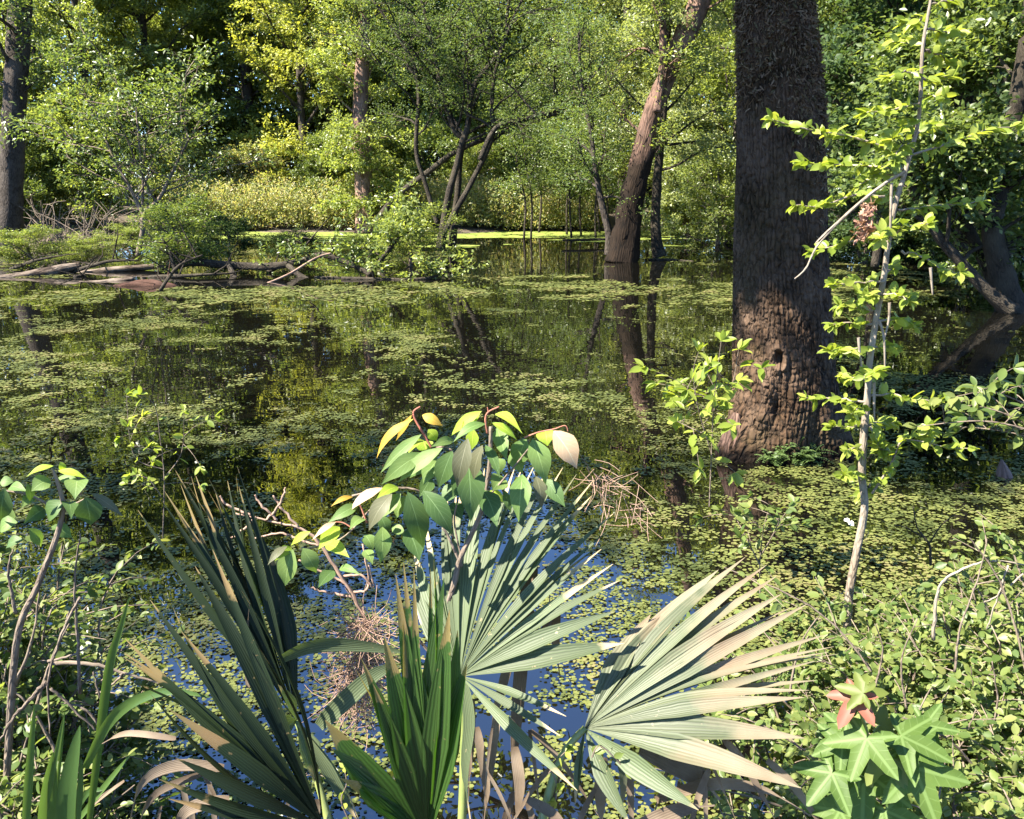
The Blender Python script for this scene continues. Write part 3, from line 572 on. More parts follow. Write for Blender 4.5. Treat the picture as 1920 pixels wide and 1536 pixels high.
# ------------------------------------------------------------------ giant fern-clad tree
def giant():
    Yt = wat(1462, 868)[1] + .42
    prof = [(-300, 1440, 108), (-60, 1448, 124), (0, 1449, 131), (150, 1459, 146), (300, 1465, 158), (450, 1463, 166), (600, 1466, 176), (700, 1468, 184), (780, 1466, 196), (840, 1462, 214), (870, 1460, 228), (900, 1459, 236)]
    zz = []; cx = []; rr = []
    for py, c, wd in prof:
        p = at(c, py, Yt); dep = Yt*CP+(HCAM-p[2])*SP; zz.append(p[2]); cx.append(p[0]); rr.append(wd/2/FPX*dep)
    zz, cx, rr = map(np.array, (zz, cx, rr)); o = np.argsort(zz); zz, cx, rr = zz[o], cx[o], rr[o]
    base = (float(cx[0]), Yt, 0.0)
    t = thing('giant_tree', 'giant dark furrowed trunk rising from the water, clad in brown fern', 'tree', base)
    n, sd = 620, 260; z = np.linspace(-.35, zz[-1], n); th = np.linspace(0, 2*PI, sd+1)
    R = np.interp(z, zz, rr); CX = np.interp(z, zz, cx)
    k = np.hanning(31); k /= k.sum(); pad = lambda a: np.convolve(np.pad(a, 15, mode='edge'), k, 'valid'); R, CX = pad(R), pad(CX)
    TH_, ZZ_ = np.meshgrid(th, z); Rm = R[:, None]*np.ones_like(TH_)
    per = lambda fx, fy, s, nn=3: fbm(np.cos(TH_)*fx+20, np.sin(TH_)*fx+ZZ_*fy+20, s, nn)
    base_fl = np.clip((.9-ZZ_)/.9, 0, 1.2)
    butt = .10*np.cos(TH_*3+.8)+.07*np.cos(TH_*5+2.1)+.03*np.cos(TH_*8)
    dsp = R[:, None]*(butt*base_fl**1.6 + .05*(per(1.2, .8, 3)-.5))
    # blocky bark: vertical ridges broken into plates
    u = TH_*.39; wv = fbm(np.cos(TH_)*2+5, ZZ_*1.2+np.sin(TH_)*2, 6, 3)
    ridge = np.abs(np.sin((u*29 + (wv-.5)*6.0)*PI/1.0)); plate = np.abs(np.sin((ZZ_*10 + 7*vnoise(np.floor(u*29+(wv-.5)*6), ZZ_*.7, 4))*PI))
    fade = 1-np.clip((TH_-5.9)/.38, 0, 1)*.0
    dsp = dsp + .021*(np.minimum(1, ridge*1.6)-.7)*(.6+.8*per(3, 2, 15)) + .011*(np.minimum(1, plate*2.2)-.7) + .010*(per(16, 12, 12, 3)-.5)
    # a knot hole on the camera side
    kx, kz = -1.92, .83
    dd = ((TH_-(2*PI+kx))/.10)**2+((ZZ_-kz)/.07)**2
    dsp = dsp + .035*np.exp(-(np.sqrt(dd)-1.25)**2*5) - .07*np.exp(-dd*1.6)
    for kx2, kz2, sx_, sz_, am in [(-2.12, .62, .12, .12, .05), (-1.95, .42, .1, .1, -.05), (-2.2, .36, .13, .1, .06), (-.95, .35, .12, .12, .045), (-1.15, .62, .1, .1, .03)]:
        dsp = dsp + am*np.exp(-((TH_-(2*PI+kx2))/sx_)**2-((ZZ_-kz2)/sz_)**2)
    dsp = dsp + .17*np.exp(-((TH_-(2*PI-2.62))/.3)**2-(np.maximum(ZZ_, 0)/.3)**2) + .06*np.exp(-((TH_-(2*PI-.35))/.4)**2-(np.maximum(ZZ_, 0)/.35)**2)
    Rm = Rm+dsp
    v = np.stack([CX[:, None]+Rm*np.cos(TH_), Yt+Rm*np.sin(TH_), ZZ_], -1)
    i = np.arange(n-1)[:, None]*(sd+1); j = np.arange(sd)[None]
    q = np.stack([i+j, i+j+1, i+sd+2+j, i+sd+1+j], -1).reshape(-1, 4)
    mb = MB(); mb.add(v.reshape(-1, 3), [q], np.stack([TH_*.39, ZZ_], -1).reshape(-1, 2))
    # upper trunk
    top = np.array([CX[-1], Yt, z[-1]-.05]); P = smooth_path([top, top+[-.1, .1, 3], top+[.2, .3, 6.5], top+[.1, .2, 10]], 16)
    tube(mb, P, np.linspace(R[-1], .12, 16), 24, rough=.1)
    rng = np.random.default_rng(5)
    br, tw = skeleton(rng, None, [(P, np.linspace(R[-1], .12, 16))], 26, 9, 6, 4.4, .03, round_prof)
    big = []                                    # long boughs added out of view to shade the trunk
    for k, e in enumerate([(-2.6, 4.6, 7.2), (-1.2, 4.4, 6.8), (-2.2, 3.7, 7.6), (-3.6, 3.4, 8.2), (-.4, 4.9, 6.6), (-4.6, 4.2, 9.0), (-3.2, 5.6, 8.0)]):
        s0 = P[2+k % 5]; Q = smooth_path(np.array([s0, s0*.6+np.array(e)*.4+[0, 0, .5], e]), 12); big.append((Q, np.linspace(.1, .02, 12)))
    br2, tw2 = skeleton(rng, None, big, 120, 7, 5, 1.3, .35, full_prof)
    br = br[:1]+br[1:]+br2; tw = np.concatenate([tw, tw2])
    sv = np.array(SUN); mid = tw.mean(1)            # gaps cut in the canopy so sun flecks reach the trunk and the root
    for c, rad in ((at(1500, 640, Yt-.36), .3), (at(1505, 570, Yt-.38), .14), (at(1372, 840, Yt-.45), .3)):
        q = mid-c; keep = np.linalg.norm(q - (q@sv)[:, None]*sv, axis=1) > rad; tw, mid = tw[keep], mid[keep]
    for qq, rr_, s_ in br[1:]: tube(mb, qq, rr_*1.5 if s_ < 9 else rr_, s_, cap=False)
    bk = bark_mat('bark_giant', (.003, .002, .0012), (.05, .029, .016), (.11, .072, .048), su=24, sv=9, bump=.9, moss=(.045, .032, .012), wet_shade=.14)
    mb.build('trunk', bk, t, True)
    b = MB(); crown_leaves(b, rng, tw, 26, .12, .55); b.build('crown', L_mid, t)
    # smooth root knob at the waterline
    m2 = MB(); c = wat(1372, 862)
    zs = np.linspace(-.25, .36, 14); P = np.stack([c[0]+.0+.03*zs+.09*np.clip(zs, 0, 1), np.full(14, c[1]+.06)+.12*np.clip(zs, 0, 1), zs], -1)
    tube(m2, P, np.interp(zs, [-.25, 0, .08, .2, .36], [.12, .11, .10, .075, .03]), 24, rough=.2, seed=3); m2.build('root', bark_mat('bark_root', (.03, .018, .013), (.13, .08, .06), (.2, .13, .1), su=12, sv=5, wet_shade=.14), t, True)
    # dried resurrection fern over the upper part
    f = MB(); rng = np.random.default_rng(9); N = 15000
    a = rng.uniform(-PI, .35, N); zf = rng.uniform(1.6, zz[-1], N)
    right = np.clip((a+1.75)/1.2, 0, 1)
    dens = np.clip((zf-2.35)/.35, 0, 1)*np.where(a < -1.7, np.clip((zf-2.62)/.3, 0, 1), 1) + .85*np.clip(1-np.abs(a+.85)/.5, 0, 1)*np.clip((zf-1.65)/.35, 0, 1)
    dens *= np.clip(.25+1.6*(fbm(a*3, zf*4, 41, 3)-.22), 0, 1)
    kk = rng.uniform(0, 1, N) < dens; a, zf = a[kk], zf[kk]; N = len(a)
    rf = np.interp(zf, z, R)+.012; cf = np.interp(zf, z, CX)
    pos = np.stack([cf+rf*np.cos(a), Yt+rf*np.sin(a), zf], -1); out = np.stack([np.cos(a), np.sin(a), 0*a], -1)
    for k in range(N):
        d = nrm(out[k]*rng.uniform(.3, 1)+rng.normal(0, .5, 3)+[0, 0, -.35]); L = rng.uniform(.025, .06)
        c1 = nrm(d + np.array([0, 0, -1.0])*rng.uniform(-.4, 1.2)+rng.normal(0, .4, 3)); c2 = nrm(c1 - out[k]*rng.uniform(.2, 1)+rng.normal(0, .3, 3))
        P = np.array([pos[k], pos[k]+d*L*.4, pos[k]+d*L*.4+c1*L*.35, pos[k]+d*L*.4+c1*L*.35+c2*L*.35])
        blade(f, P, [.0035, .006, .005, .002], nrm(np.cross(d, rng.normal(0, 1, 3))), .4)
    m_f = leaf_mat('dried_fern', [(.045, .026, .015), (.10, .062, .035), (.17, .115, .07), (.07, .06, .025)], trans=.15, rough=.7, spec=.2, tcol=(1.2, 1, .7))
    o = f.build('dried_fern', m_f); tag(o, 'curled brown dried fern covering the upper giant trunk', 'fern')
    # green fern and herbs at the waterline
    g = MB(); rng = np.random.default_rng(19); 
    for k in range(70):
        p0 = np.array([base[0]+rng.uniform(-.26, .16), Yt-.47+rng.uniform(-.02, .06), .0+rng.uniform(0, .1)])
        d = nrm(np.array([rng.normal(0, .7), -.35+rng.normal(0, .3), rng.uniform(.4, 1)])); L = rng.uniform(.1, .24)
        m = 9; s = np.linspace(.15, 1, m)[:, None]; P = p0+d*L*s+np.array([0, 0, -.09])*s**2; x = nrm(np.cross(d, [0, 0, 1]))
        for sg in (1, -1): leaves(g, P, np.repeat((x*sg+d*.4)[None], m, 0), np.repeat(np.array([[0, -.4, 1.]]), m, 0)+rng.normal(0, .2, (m, 3)), .05*(1.1-s[:, 0]*.8), .014)
    o = g.build('green_fern', leaf_mat('fern_green', [(.06, .10, .03), (.1, .15, .045)], trans=.4)); tag(o, 'low green fern tuft at the waterline against the giant trunk', 'fern')
    return t
giant()

# ------------------------------------------------------------------ trees on the bank of the shaded side
limbed('crooked_tree', 'tan flared trunk with a black slanting stem at the picture edge', 'tree',
       [px_trunk([(1905, 592), (1890, 560), (1875, 500), (1860, 430), (1880, 330), (1905, 200), (1930, 60), (1960, -200)], 14.7, [70, 54, 44, 36, 32, 30, 30, 24]),
        px_trunk([(1895, 585), (1850, 545), (1800, 490), (1750, 430), (1715, 360), (1690, 270)], 14.5, [34, 22, 19, 17, 14, 8]),
        px_trunk([(1890, 575), (1860, 520), (1820, 440), (1790, 380), (1760, 320)], 15.2, [26, 22, 20, 16, 10])], B_dark, L_mid, 31, limbs=30, crown_r=1.8, lo=.35, per=22, ln=.12, wd=.6, sides=16)
limbed('black_limb_tree', 'tree with a crooked black limb sweeping up to the picture edge', 'tree',
       [px_trunk([(1800, 470), (1806, 380), (1800, 280), (1808, 200), (1845, 120), (1890, 65), (1960, 10), (2080, -80)], 16.5, [26, 22, 20, 20, 20, 19, 18, 14])], B_dark, L_mid, 32, limbs=22, crown_r=2.0, lo=.3, per=24, ln=.13, wd=.6)
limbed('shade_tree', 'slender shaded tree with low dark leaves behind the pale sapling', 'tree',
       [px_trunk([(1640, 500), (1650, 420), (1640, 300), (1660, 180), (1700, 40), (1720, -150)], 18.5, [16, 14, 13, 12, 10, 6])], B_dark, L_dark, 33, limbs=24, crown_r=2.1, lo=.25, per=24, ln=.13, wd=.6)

# ------------------------------------------------------------------ fallen logs and drift wood
def log(name, label, pts, wpx, bark, seed, twigs=0, leaf=None, group=None, cat='log', rough=.2, per=16, ln=.11):
    P = []; R = []
    for k, p in enumerate(pts): P.append(at(*p)); R.append(wpx[k]/2/FPX*(p[2]*CP+.3))
    n = len(pts)*5; P = smooth_path(P, n); R = np.interp(np.linspace(0, len(pts)-1, n), np.arange(len(pts)), R)
    t = thing(name, label, cat, P[0], group); a = MB(); tube(a, P, R, 14, rough=rough, seed=seed)
    rng = np.random.default_rng(seed); tw = []
    for k in range(twigs):
        i = rng.integers(2, n-1); d = nrm(np.array([rng.normal(0, 1), rng.normal(0, .6), abs(rng.normal(.6, .5))])); L = rng.uniform(.3, 1.0)
        e = P[i]+d*L; Q = np.array([P[i], P[i]+d*L*.5+rng.normal(0, .06, 3), e]); tube(a, Q, [.02, .013, .005], 5, cap=False)
        for q in range(6): s = P[i]+d*L*rng.uniform(.3, 1); tw.append((s, s+nrm(rng.normal(0, 1, 3)+[0, 0, .3])*rng.uniform(.2, .5)))
    a.build('stem', bark, t, True)
    if leaf and tw: b = MB(); crown_leaves(b, rng, np.array(tw), per, ln, .5, .07); b.build('foliage', leaf, t)
    return t
Yl = lambda px, py: float(wat(px, py)[1])
log('fallen_log', 'pale barked log with sunlit top lying nearest the picture edge', [(-40, 530, 19.6), (40, 522, 20), (100, 510, 20.4), (150, 498, 20.8)], [20, 22, 22, 14], B_log, 1)
log('fallen_log', 'long thin brown log lying between the pale log and the forked young tree', [(120, 516, 21), (200, 508, 21), (262, 502, 21.2), (330, 496, 21.5)], [11, 13, 12, 9], B_log, 2)
log('fallen_log', 'short straight log floating just before the rotten red log', [(150, 535, 19), (200, 531, 19.1), (252, 525, 19.3)], [15, 15, 12], B_log, 3)
log('fallen_log', 'rotten reddish brown log half sunk in the water', [(215, 543, 18.2), (245, 537, 18.3), (285, 536, 18.3), (318, 541, 18.2), (330, 545, 18.2)], [13, 19, 23, 22, 17], B_rot, 4, 3, rough=.5)
log('fallen_branch', 'long dark fallen bough arching over the water from the logs', [(300, 500, 20.5), (360, 492, 20.6), (430, 497, 20.6), (500, 500, 20.4), (560, 492, 20.3), (605, 479, 20.2), (650, 492, 20.0), (700, 517, 19.6)], [16, 15, 14, 13, 13, 12, 10, 9], B_dark, 5, 16, L_mid, cat='branch')
log('fallen_branch', 'crooked dark prong propping the fallen bough in the water', [(428, 496, 20.5), (436, 512, 20.2), (444, 531, 19.7)], [10, 10, 13], B_dark, 6, cat='branch')
log('fallen_branch', 'dark bough stub slanting into the water under the arch of the long bough', [(540, 497, 20.3), (560, 515, 20), (585, 528, 19.7)], [11, 9, 8], B_dark, 7, cat='branch')
log('fallen_branch', 'thin pale dead stick leaning over the bough with bent tip', [(478, 540, 18.6), (540, 515, 19.2), (590, 485, 19.6), (620, 475, 19.8)], [3, 4, 4, 3], B_straw, 8, cat='branch')
log('fallen_branch', 'leafy fallen branch end with bright leaves beside the many-stemmed tree', [(690, 517, 19.5), (720, 480, 19.8), (745, 440, 20.2), (740, 395, 20.8)], [9, 8, 7, 4], B_dark, 9, 16, L_light, cat='branch', per=22)
log('fallen_branch', 'thin bough lying low in the water at the leafy branch end', [(640, 522, 19.4), (720, 524, 19.4), (800, 522, 19.4), (870, 500, 20.5)], [7, 7, 6, 3], B_dark, 10, 6, L_light, cat='branch')
log('fallen_log', 'pinkish grey log on the far shore behind the many-stemmed tree', [(762, 413, 38), (790, 411, 38), (825, 408, 38.2)], [14, 15, 13], B_pink, 11)
log('sunken_log', 'short black log floating alone in open water', [(192, 613, 13.6), (215, 610, 13.7), (252, 617, 13.5)], [10, 14, 6], B_dark, 12)
log('drift_stick', 'short black stick floating below the lone black log', [(82, 668, 11.7), (118, 654, 12.1)], [3, 4], B_dark, 13, cat='stick')
log('fallen_branch', 'dark drifting pole by the foot of the slim dark trunk', [(1215, 486, 24), (1260, 487, 24), (1300, 490, 23.6)], [3, 4, 2], B_dark, 14, cat='stick')
log('fallen_branch', 'low dark pole lying on duckweed near the thicket', [(1055, 451, 29), (1095, 450, 29.2), (1135, 449, 29.4)], [4, 5, 4], B_dark, 15, cat='stick')
# leafy clumps on the fallen wood
for px, py, pr, lf, s, lab in [(60, 500, 'low', L_light, .75, 'bright leafy shrub growing over the pale log'), (165, 500, 'low', L_light, .55, 'small leafy shrub behind the long thin brown log'),
      (330, 512, 'low', L_mid, .75, 'leafy shrub overhanging the rotten red log'), (430, 490, 'low', L_dark, .55, 'dark shrub behind the crooked prong of the fallen bough'),
      (545, 488, 'low', L_dark, .7, 'dense dark shrub perched behind the arch of the bough'), (770, 500, 'low', L_light, .65, 'bright sunlit shrub at the leafy end of the fallen bough'),
      (660, 480, 'low', L_mid, .5, 'small green shrub between dense dark shrub and bright leafy branch'), (250, 470, 'low', L_light, .6, 'leafy shrub at the foot of the forked young tree')]:
    Yd = Yl(px, py); tree('log_shrub', lab, 'shrub', (xat(px, Yd)[0], Yd, -.03), pr, lf, bark=B_twig, s=s*rnd.uniform(.7, 1.15), sz=s*rnd.uniform(.3, .85), rot=rnd.uniform(0, 6), group='shrubs growing along the fallen wood')
rk = np.random.default_rng(91)
for k, (lab, x0, y0, x1, y1) in enumerate([('dark broken limb lying across the pale log', 20, 505, 110, 480), ('thin dark limb crossing behind the short straight log', 130, 512, 260, 488), ('dark limb rising out of the water by the rotten red log', 300, 545, 380, 478),
        ('long dark limb lying low between rotten red log and crooked prong', 280, 520, 440, 512), ('bare dark limb slanting up through the dense dark shrub', 500, 512, 590, 440), ('dark limb trailing in the water past the bough stub', 590, 522, 720, 540), ('bare limb sticking up out of the leafy shrub by the rotten red log', 330, 520, 300, 440), ('thin limb lying at the tip of the pale log', 140, 520, 190, 545)]):
    Ya = Yl(x0, max(y0, 505)); xm, ym = (x0+x1)/2+rk.normal(0, 10), (y0+y1)/2+rk.normal(-8, 6)
    log('fallen_branch', lab, [(x0, y0, Ya), (xm, ym, Ya+rk.normal(0, .2)), (x1, y1, Ya+rk.normal(0, .3))], [8, 6, 3], B_dark, 120+k, 5, cat='branch')
def brush():
    rng = np.random.default_rng(61); mb = MB()
    for k in range(120):
        b0 = at(rng.uniform(50, 230), rng.uniform(430, 455), rng.uniform(27, 30)); b0[2] = max(0, float(gz(b0[0], b0[1])))-.02
        e = b0+np.array([rng.normal(0, 1.0), rng.normal(0, .4), rng.uniform(.3, 1.6)]); m = (b0+e)/2+rng.normal(0, .2, 3)
        tube(mb, smooth_path([b0, m, e], 6), np.linspace(.02, .006, 6), 4, cap=False)
    o = mb.build('brush_pile', B_twig); kind(o, 'stuff'); tag(o, 'tangle of dead brown brush beside the dark straight trunk', 'brush')
brush()
# cypress knee
def knee():
    p = wat(1882, 893); t = MB(); z = np.linspace(-.2, .13, 12)
    P = np.stack([p[0]-.035*z/.13+0*z, p[1]+0*z, z], -1); tube(t, P, np.interp(z, [-.2, 0, .06, .13], [.075, .06, .04, .008]), 12, rough=.15, seed=6)
    o = t.build('cypress_knee', B_pink, None, True); tag(o, 'small pointed pinkish cypress knee poking from the padded water', 'cypress knee')
knee()

# ------------------------------------------------------------------ near plants
CAMP = np.array([0, 0, HCAM])
def leaf_prof(t, peak=.42, sharp=1.3):
    t = np.asarray(t, float); return np.where(t < peak, np.sin(np.clip(t/peak, 0, 1)*PI/2)**.9, np.cos(np.clip((t-peak)/(1-peak), 0, 1)*PI/2)**sharp)
def one_leaf(mb, b, tip, w, rng, bow=.12, face=None, mi=0, n=10, sharp=1.25, fold=.22, peak=.42):
    b = np.asarray(b); tip = np.asarray(tip); t = np.linspace(0, 1, n)[:, None]; d = tip-b; L = np.linalg.norm(d)
    nor = nrm((CAMP-b) / np.linalg.norm(CAMP-b)*.9 + np.array([0, 0, .55]) + rng.normal(0, .22, 3)) if face is None else face
    z = nrm(nor - nrm(d)*np.dot(nor, nrm(d)))
    P = b + d*t + z*(bow*L*np.sin(t*PI)) - np.array([0, 0, .05*L])*t**2
    tw = rng.normal(0, .25); x = nrm(np.cross(d, z)); nn = z*np.cos(tw*t)+x*np.sin(tw*t)
    blade(mb, P, np.maximum(w*leaf_prof(t[:, 0], peak, sharp)*(1+.03*np.sin(np.arange(n)*2.4)), .0003), nn, fold, mi)
def ppm(p):                                     # picture pixels per metre at a point
    dep = p[1]*CP + (HCAM-p[2])*SP; return FPX/dep
# --- broad-leaved sapling in the middle
ZS = 700/1920.
SAP_M = [big_leaf_mat('broad_leaf_green', (.085, .15, .04), (.13, .19, .055)), big_leaf_mat('broad_leaf_dark', (.04, .078, .022), (.06, .105, .03), trans=.25),
         big_leaf_mat('broad_leaf_young', (.2, .3, .035), (.3, .38, .05), trans=.5), big_leaf_mat('broad_leaf_peach', (.42, .26, .14), (.5, .36, .22), trans=.3, tcol=(1.3, 1, .6)),
         big_leaf_mat('broad_leaf_brownish', (.07, .075, .04), (.1, .1, .055), trans=.25, tcol=(1.4, 1.2, .6)), big_leaf_mat('broad_leaf_orange', (.4, .24, .04), (.5, .34, .06), trans=.5, tcol=(1.4, 1.1, .4))]
def hand_leaves(lst, ox, oy, Y0, parent, mats, seed, names):
    rng = np.random.default_rng(seed); mbs = {}
    for (x0, y0, x1, y1, wz, c, dy) in lst:
        yb = Y0+dy; b = at(ox+x0*ZS, oy+y0*ZS, yb); e = at(ox+x1*ZS, oy+y1*ZS, yb+rng.uniform(-.07, .02)); pm = ppm(b)
        one_leaf(mbs.setdefault(c, MB()), b, e, wz*ZS/pm/2*1.0, rng, bow=rng.uniform(.06, .2))
    for c, m in mbs.items(): m.build(names, mats[c], parent, True)
def twigs(lst, ox, oy, sc, Y0, mb, mi=0, sides=7):
    for pts, w0, w1, dy in lst:
        P = smooth_path(np.array([at(ox+a*sc, oy+b*sc, Y0+dy) for a, b in pts]), len(pts)*5)
        pm = ppm(P[0]); tube(mb, P, np.linspace(w0, w1, len(P))/2/pm, sides, mi=mi, rough=.12, seed=int(w0*10))
def sapling():
    Y0 = 1.85; t = thing('broad_leaved_sapling', 'slender sapling with big drooping leaves, young ones yellow and peach', 'sapling', at(815, 1620, Y0))
    a = MB()
    twigs([([(815, 1640), (812, 1536), (806, 1360), (808, 1230), (826, 1180), (850, 1100), (862, 1050), (885, 1000), (905, 950), (918, 870), (920, 800)], 15, 6, 0),
           ([(812, 1232), (775, 1190), (735, 1165)], 7, 4, -.02), ([(866, 1062), (840, 1005), (830, 990)], 7, 4, .0), ([(866, 1050), (852, 980), (858, 940)], 4, 3, .03),
           ([(852, 1010), (800, 930), (740, 915), (660, 930)], 5, 4, .05), ([(885, 960), (850, 850), (815, 840)], 4, 4, .02), ([(900, 950), (960, 880), (1000, 830)], 4, 3, .0),
           ([(735, 915), (690, 960), (640, 1010), (570, 1030)], 4, 3, .04)], 0, 0, 1, Y0, a)
    a.build('stem', B_twig, t, True)
    for one in [([(905, 275), (860, 200), (815, 120), (812, 85), (845, 62)], 12, 7, .03), ([(1190, 200), (1180, 130), (1195, 90), (1250, 62)], 12, 6, 0), ([(1195, 90), (1190, 65)], 6, 4, 0),
           ([(1380, 222), (1450, 195), (1530, 178), (1590, 160), (1605, 190)], 8, 4, 0), ([(570, 660), (545, 590), (530, 560)], 10, 6, .03), ([(500, 690), (450, 660), (410, 655)], 8, 4, .03)]:
        r = MB(); one = (one[0], one[1]*.42, one[2]*.42, one[3]); twigs([one], 480, 740, ZS, Y0, r); r.build('shoot_tip', B_red, t, True)
    G, D, Yg, Pc, Br, Og = range(6)
    L = [(810,125,620,315,52,Og,.02),(850,205,640,390,62,G,0),(860,300,645,450,92,G,-.03),(960,275,730,440,84,G,-.05),(855,105,960,155,55,Og,0),(800,105,720,230,32,Og,.04),
         (1160,85,1000,205,64,Yg,0),(1150,90,1050,195,60,Yg,.03),(1230,100,1370,190,58,Yg,0),(1180,150,1015,235,58,G,-.02),(1215,145,1340,225,48,Yg,0),(1530,185,1650,370,132,Pc,0),
         (1420,230,1490,450,122,G,-.02),(1390,230,1340,360,112,G,.02),(1490,185,1500,260,100,Yg,.05),(1090,225,1035,465,96,Br,-.12),(1010,290,940,470,110,D,-.08),(1090,330,1105,640,155,D,-.06),
         (1165,260,1120,430,84,Br,-.1),(930,340,860,460,90,G,.0),(780,500,860,775,135,D,-.1),(860,495,1008,710,118,D,-.1),(780,690,840,850,115,D,-.02),(650,480,470,600,64,Pc,.02),
         (530,565,370,650,62,G,.0),(500,525,385,570,30,Og,.05),(730,475,615,535,64,Yg,.03),(700,510,580,690,92,Br,-.03),(745,510,620,640,84,G,.0),(780,520,720,635,66,G,.02),
         (1165,490,1240,670,114,D,-.04),(1370,410,1350,645,112,G,-.03),(1440,420,1470,580,74,Br,-.02),(1490,435,1590,570,84,D,-.02),(1180,260,1255,420,56,D,0),(430,680,320,790,84,Yg,.03),
         (190,795,150,975,110,G,0),(240,790,310,910,92,G,0),(160,780,60,870,44,Br,0),(180,785,95,850,54,Yg,.03),(360,770,480,830,76,Yg,.04),(400,905,320,985,74,D,0),(430,895,540,920,44,G,.02),
         (650,680,640,860,92,G,-.02),(560,800,600,870,62,G,.02),(410,655,290,740,34,Pc,.02),(280,705,180,770,44,Yg,.03),(1275,425,1215,490,104,G,.02),(885,180,930,235,60,Yg,.06),(1275,490,1312,605,44,D,.02),
         (560,640,480,690,64,G,.04),(850,230,780,300,60,Yg,.06),(1015,235,900,262,50,G,.05),(1050,470,950,560,110,D,.04),(1190,500,1285,560,60,Yg,.05),(700,680,770,720,56,G,.06),
         (860,240,880,300,90,Yg,.07),(940,300,790,420,80,G,.02),(1120,180,1110,280,70,Yg,.06),(1240,170,1290,330,80,G,.05),(1080,420,1010,520,120,D,.06),(900,430,840,520,80,D,.05),(1000,560,1060,640,90,D,.06),
         (1230,330,1260,400,80,G,.06),(1310,300,1370,400,90,G,.07),(560,720,600,800,70,G,.05),(640,620,680,720,70,D,.04)]
    hand_leaves(L, 480, 740, Y0, t, SAP_M, 5, 'leaves')
sapling()
def left_shrub():
    Y0 = 1.95; t = thing('broad_leaved_shrub', 'broad-leaved shoot with grey green leaves and yellow tip beside the picture edge', 'shrub', at(20, 1500, Y0))
    a = MB(); twigs([([(0, 1620), (10, 1500), (30, 1210), (70, 1100), (105, 1010), (118, 950), (108, 905), (98, 880)], 15, 5, 0), ([(112, 960), (60, 930), (10, 920)], 5, 4, .02), ([(112, 960), (160, 935)], 4, 3, 0)], 0, 0, 1, Y0, a)
    a.build('stem', B_twig, t, True); G, D, Yg, Pc, Br, Og = range(6)
    L = [(275,1080,135,1130,48,Yg,0),(300,1105,445,1138,48,Yg,0),(310,1060,325,1110,36,Yg,.04),(300,1140,425,1165,50,G,.02),(400,1150,385,1245,112,G,0),(260,1150,160,1205,92,G,0),(440,1240,465,1378,132,D,-.02),(330,1260,250,1360,105,D,0),
         (345,1265,365,1345,80,D,.02),(470,1220,632,1332,50,Br,0),(140,1170,152,1258,46,D,-.03),(25,1195,5,1345,105,D,-.02),(50,1190,140,1205,60,G,.02),(90,1370,0,1415,92,G,0),(265,1390,372,1445,76,G,.02),(150,1400,210,1490,66,G,.02),
         (0,1165,70,1160,60,G,.03),(230,1300,120,1370,80,D,.03),(200,1240,110,1290,70,G,.05),(60,1300,10,1370,80,G,.04),(120,1460,30,1500,70,D,.02)]
    hand_leaves(L, 0, 480, Y0, t, SAP_M, 6, 'leaves')
left_shrub()

# --- fan palms
FR_silver = frond_mat('frond_silver', (.085, .11, .055), (.22, .15, .08), (.42, .34, .2), .1, trans=.25, rough=.5, spec=.22)
FR_green = frond_mat('frond_green', (.045, .095, .02), (.22, .18, .06), (.2, .14, .07), .0, trans=.55, rough=.4, spec=.4)
FR_shaded = frond_mat('frond_shaded', (.012, .022, .007), (.13, .11, .04), (.2, .13, .06), -.12, trans=.25, rough=.5, spec=.22)  # fronds in shade: the shade is painted in as a darker green
FR_dry = frond_mat('frond_drying', (.085, .10, .055), (.19, .175, .115), (.15, .11, .07), .42, trans=.2, rough=.5, spec=.25)
FR_dead = frond_mat('frond_dead', (.10, .07, .045), (.075, .052, .034), (.2, .155, .11), .9, trans=.15, rough=.7, spec=.2)
PET = plain('petiole', (.1, .14, .04), .45, (.18, .2, .06), 12)
def frond(parent, hub, tips, n, mat, seed, wmul=1.0, arch=.05, sag=.0, petiole=None, flat=None, wmin=.006, jit=.012, name='frond', keep=1.0):
    """fan leaf: segments fused near the hub, free and pointed towards their tips"""
    rng = np.random.default_rng(seed); H = at(*hub); T = np.array([at(*p) for p in tips]); Tn = smooth_path(T, n); Tn = Tn + rng.normal(0, jit, Tn.shape)
    m = 14; t = np.linspace(0, 1, m)[:, None]; mb = MB()
    for i in range(n):
        if rng.uniform() > keep: continue
        nb = Tn[min(i+1, n-1)] - Tn[max(i-1, 0)]; d = Tn[i]-H; L = np.linalg.norm(d)
        nor = np.cross(d, nb); nor = nrm(nor)
        if np.dot(nor, CAMP-H) < 0: nor = -nor
        if flat is not None: nor = nrm(nor + np.array(flat))
        nor = nrm(nor + rng.normal(0, .1, 3))
        gap = np.linalg.norm(nb)/(2 if 0 < i < n-1 else 1)
        wmax = max(wmin, .5*.46*gap*1.1)*wmul*rng.uniform(.9, 1.1)
        P = H + d*t + nor*(arch*L*np.sin(t*PI)) - np.array([0, 0, sag*L])*(t**2.2-t*.3)
        P = P + nrm(np.cross(d, nor))*(rng.normal(0, .015)*L*t**2)
        tt = t[:, 0]; W = wmax*np.where(tt < .46, (tt/.46)**.95, np.clip(1-((tt-.46)/.54)**1.6, 0, 1)); W = np.maximum(W, .0012*(1-tt*.6))
        blade(mb, P, W, nor, .5)
    o = mb.build(name, mat, parent, True)
    if petiole:
        b = MB(); Q = smooth_path(np.array([H]+[at(*p) for p in petiole]), 12); tube(b, Q, np.linspace(.007, .011, 12), 8)
        pe = b.build('petiole', PET, None, True); shift(pe, parent); pe.parent = o
    return o
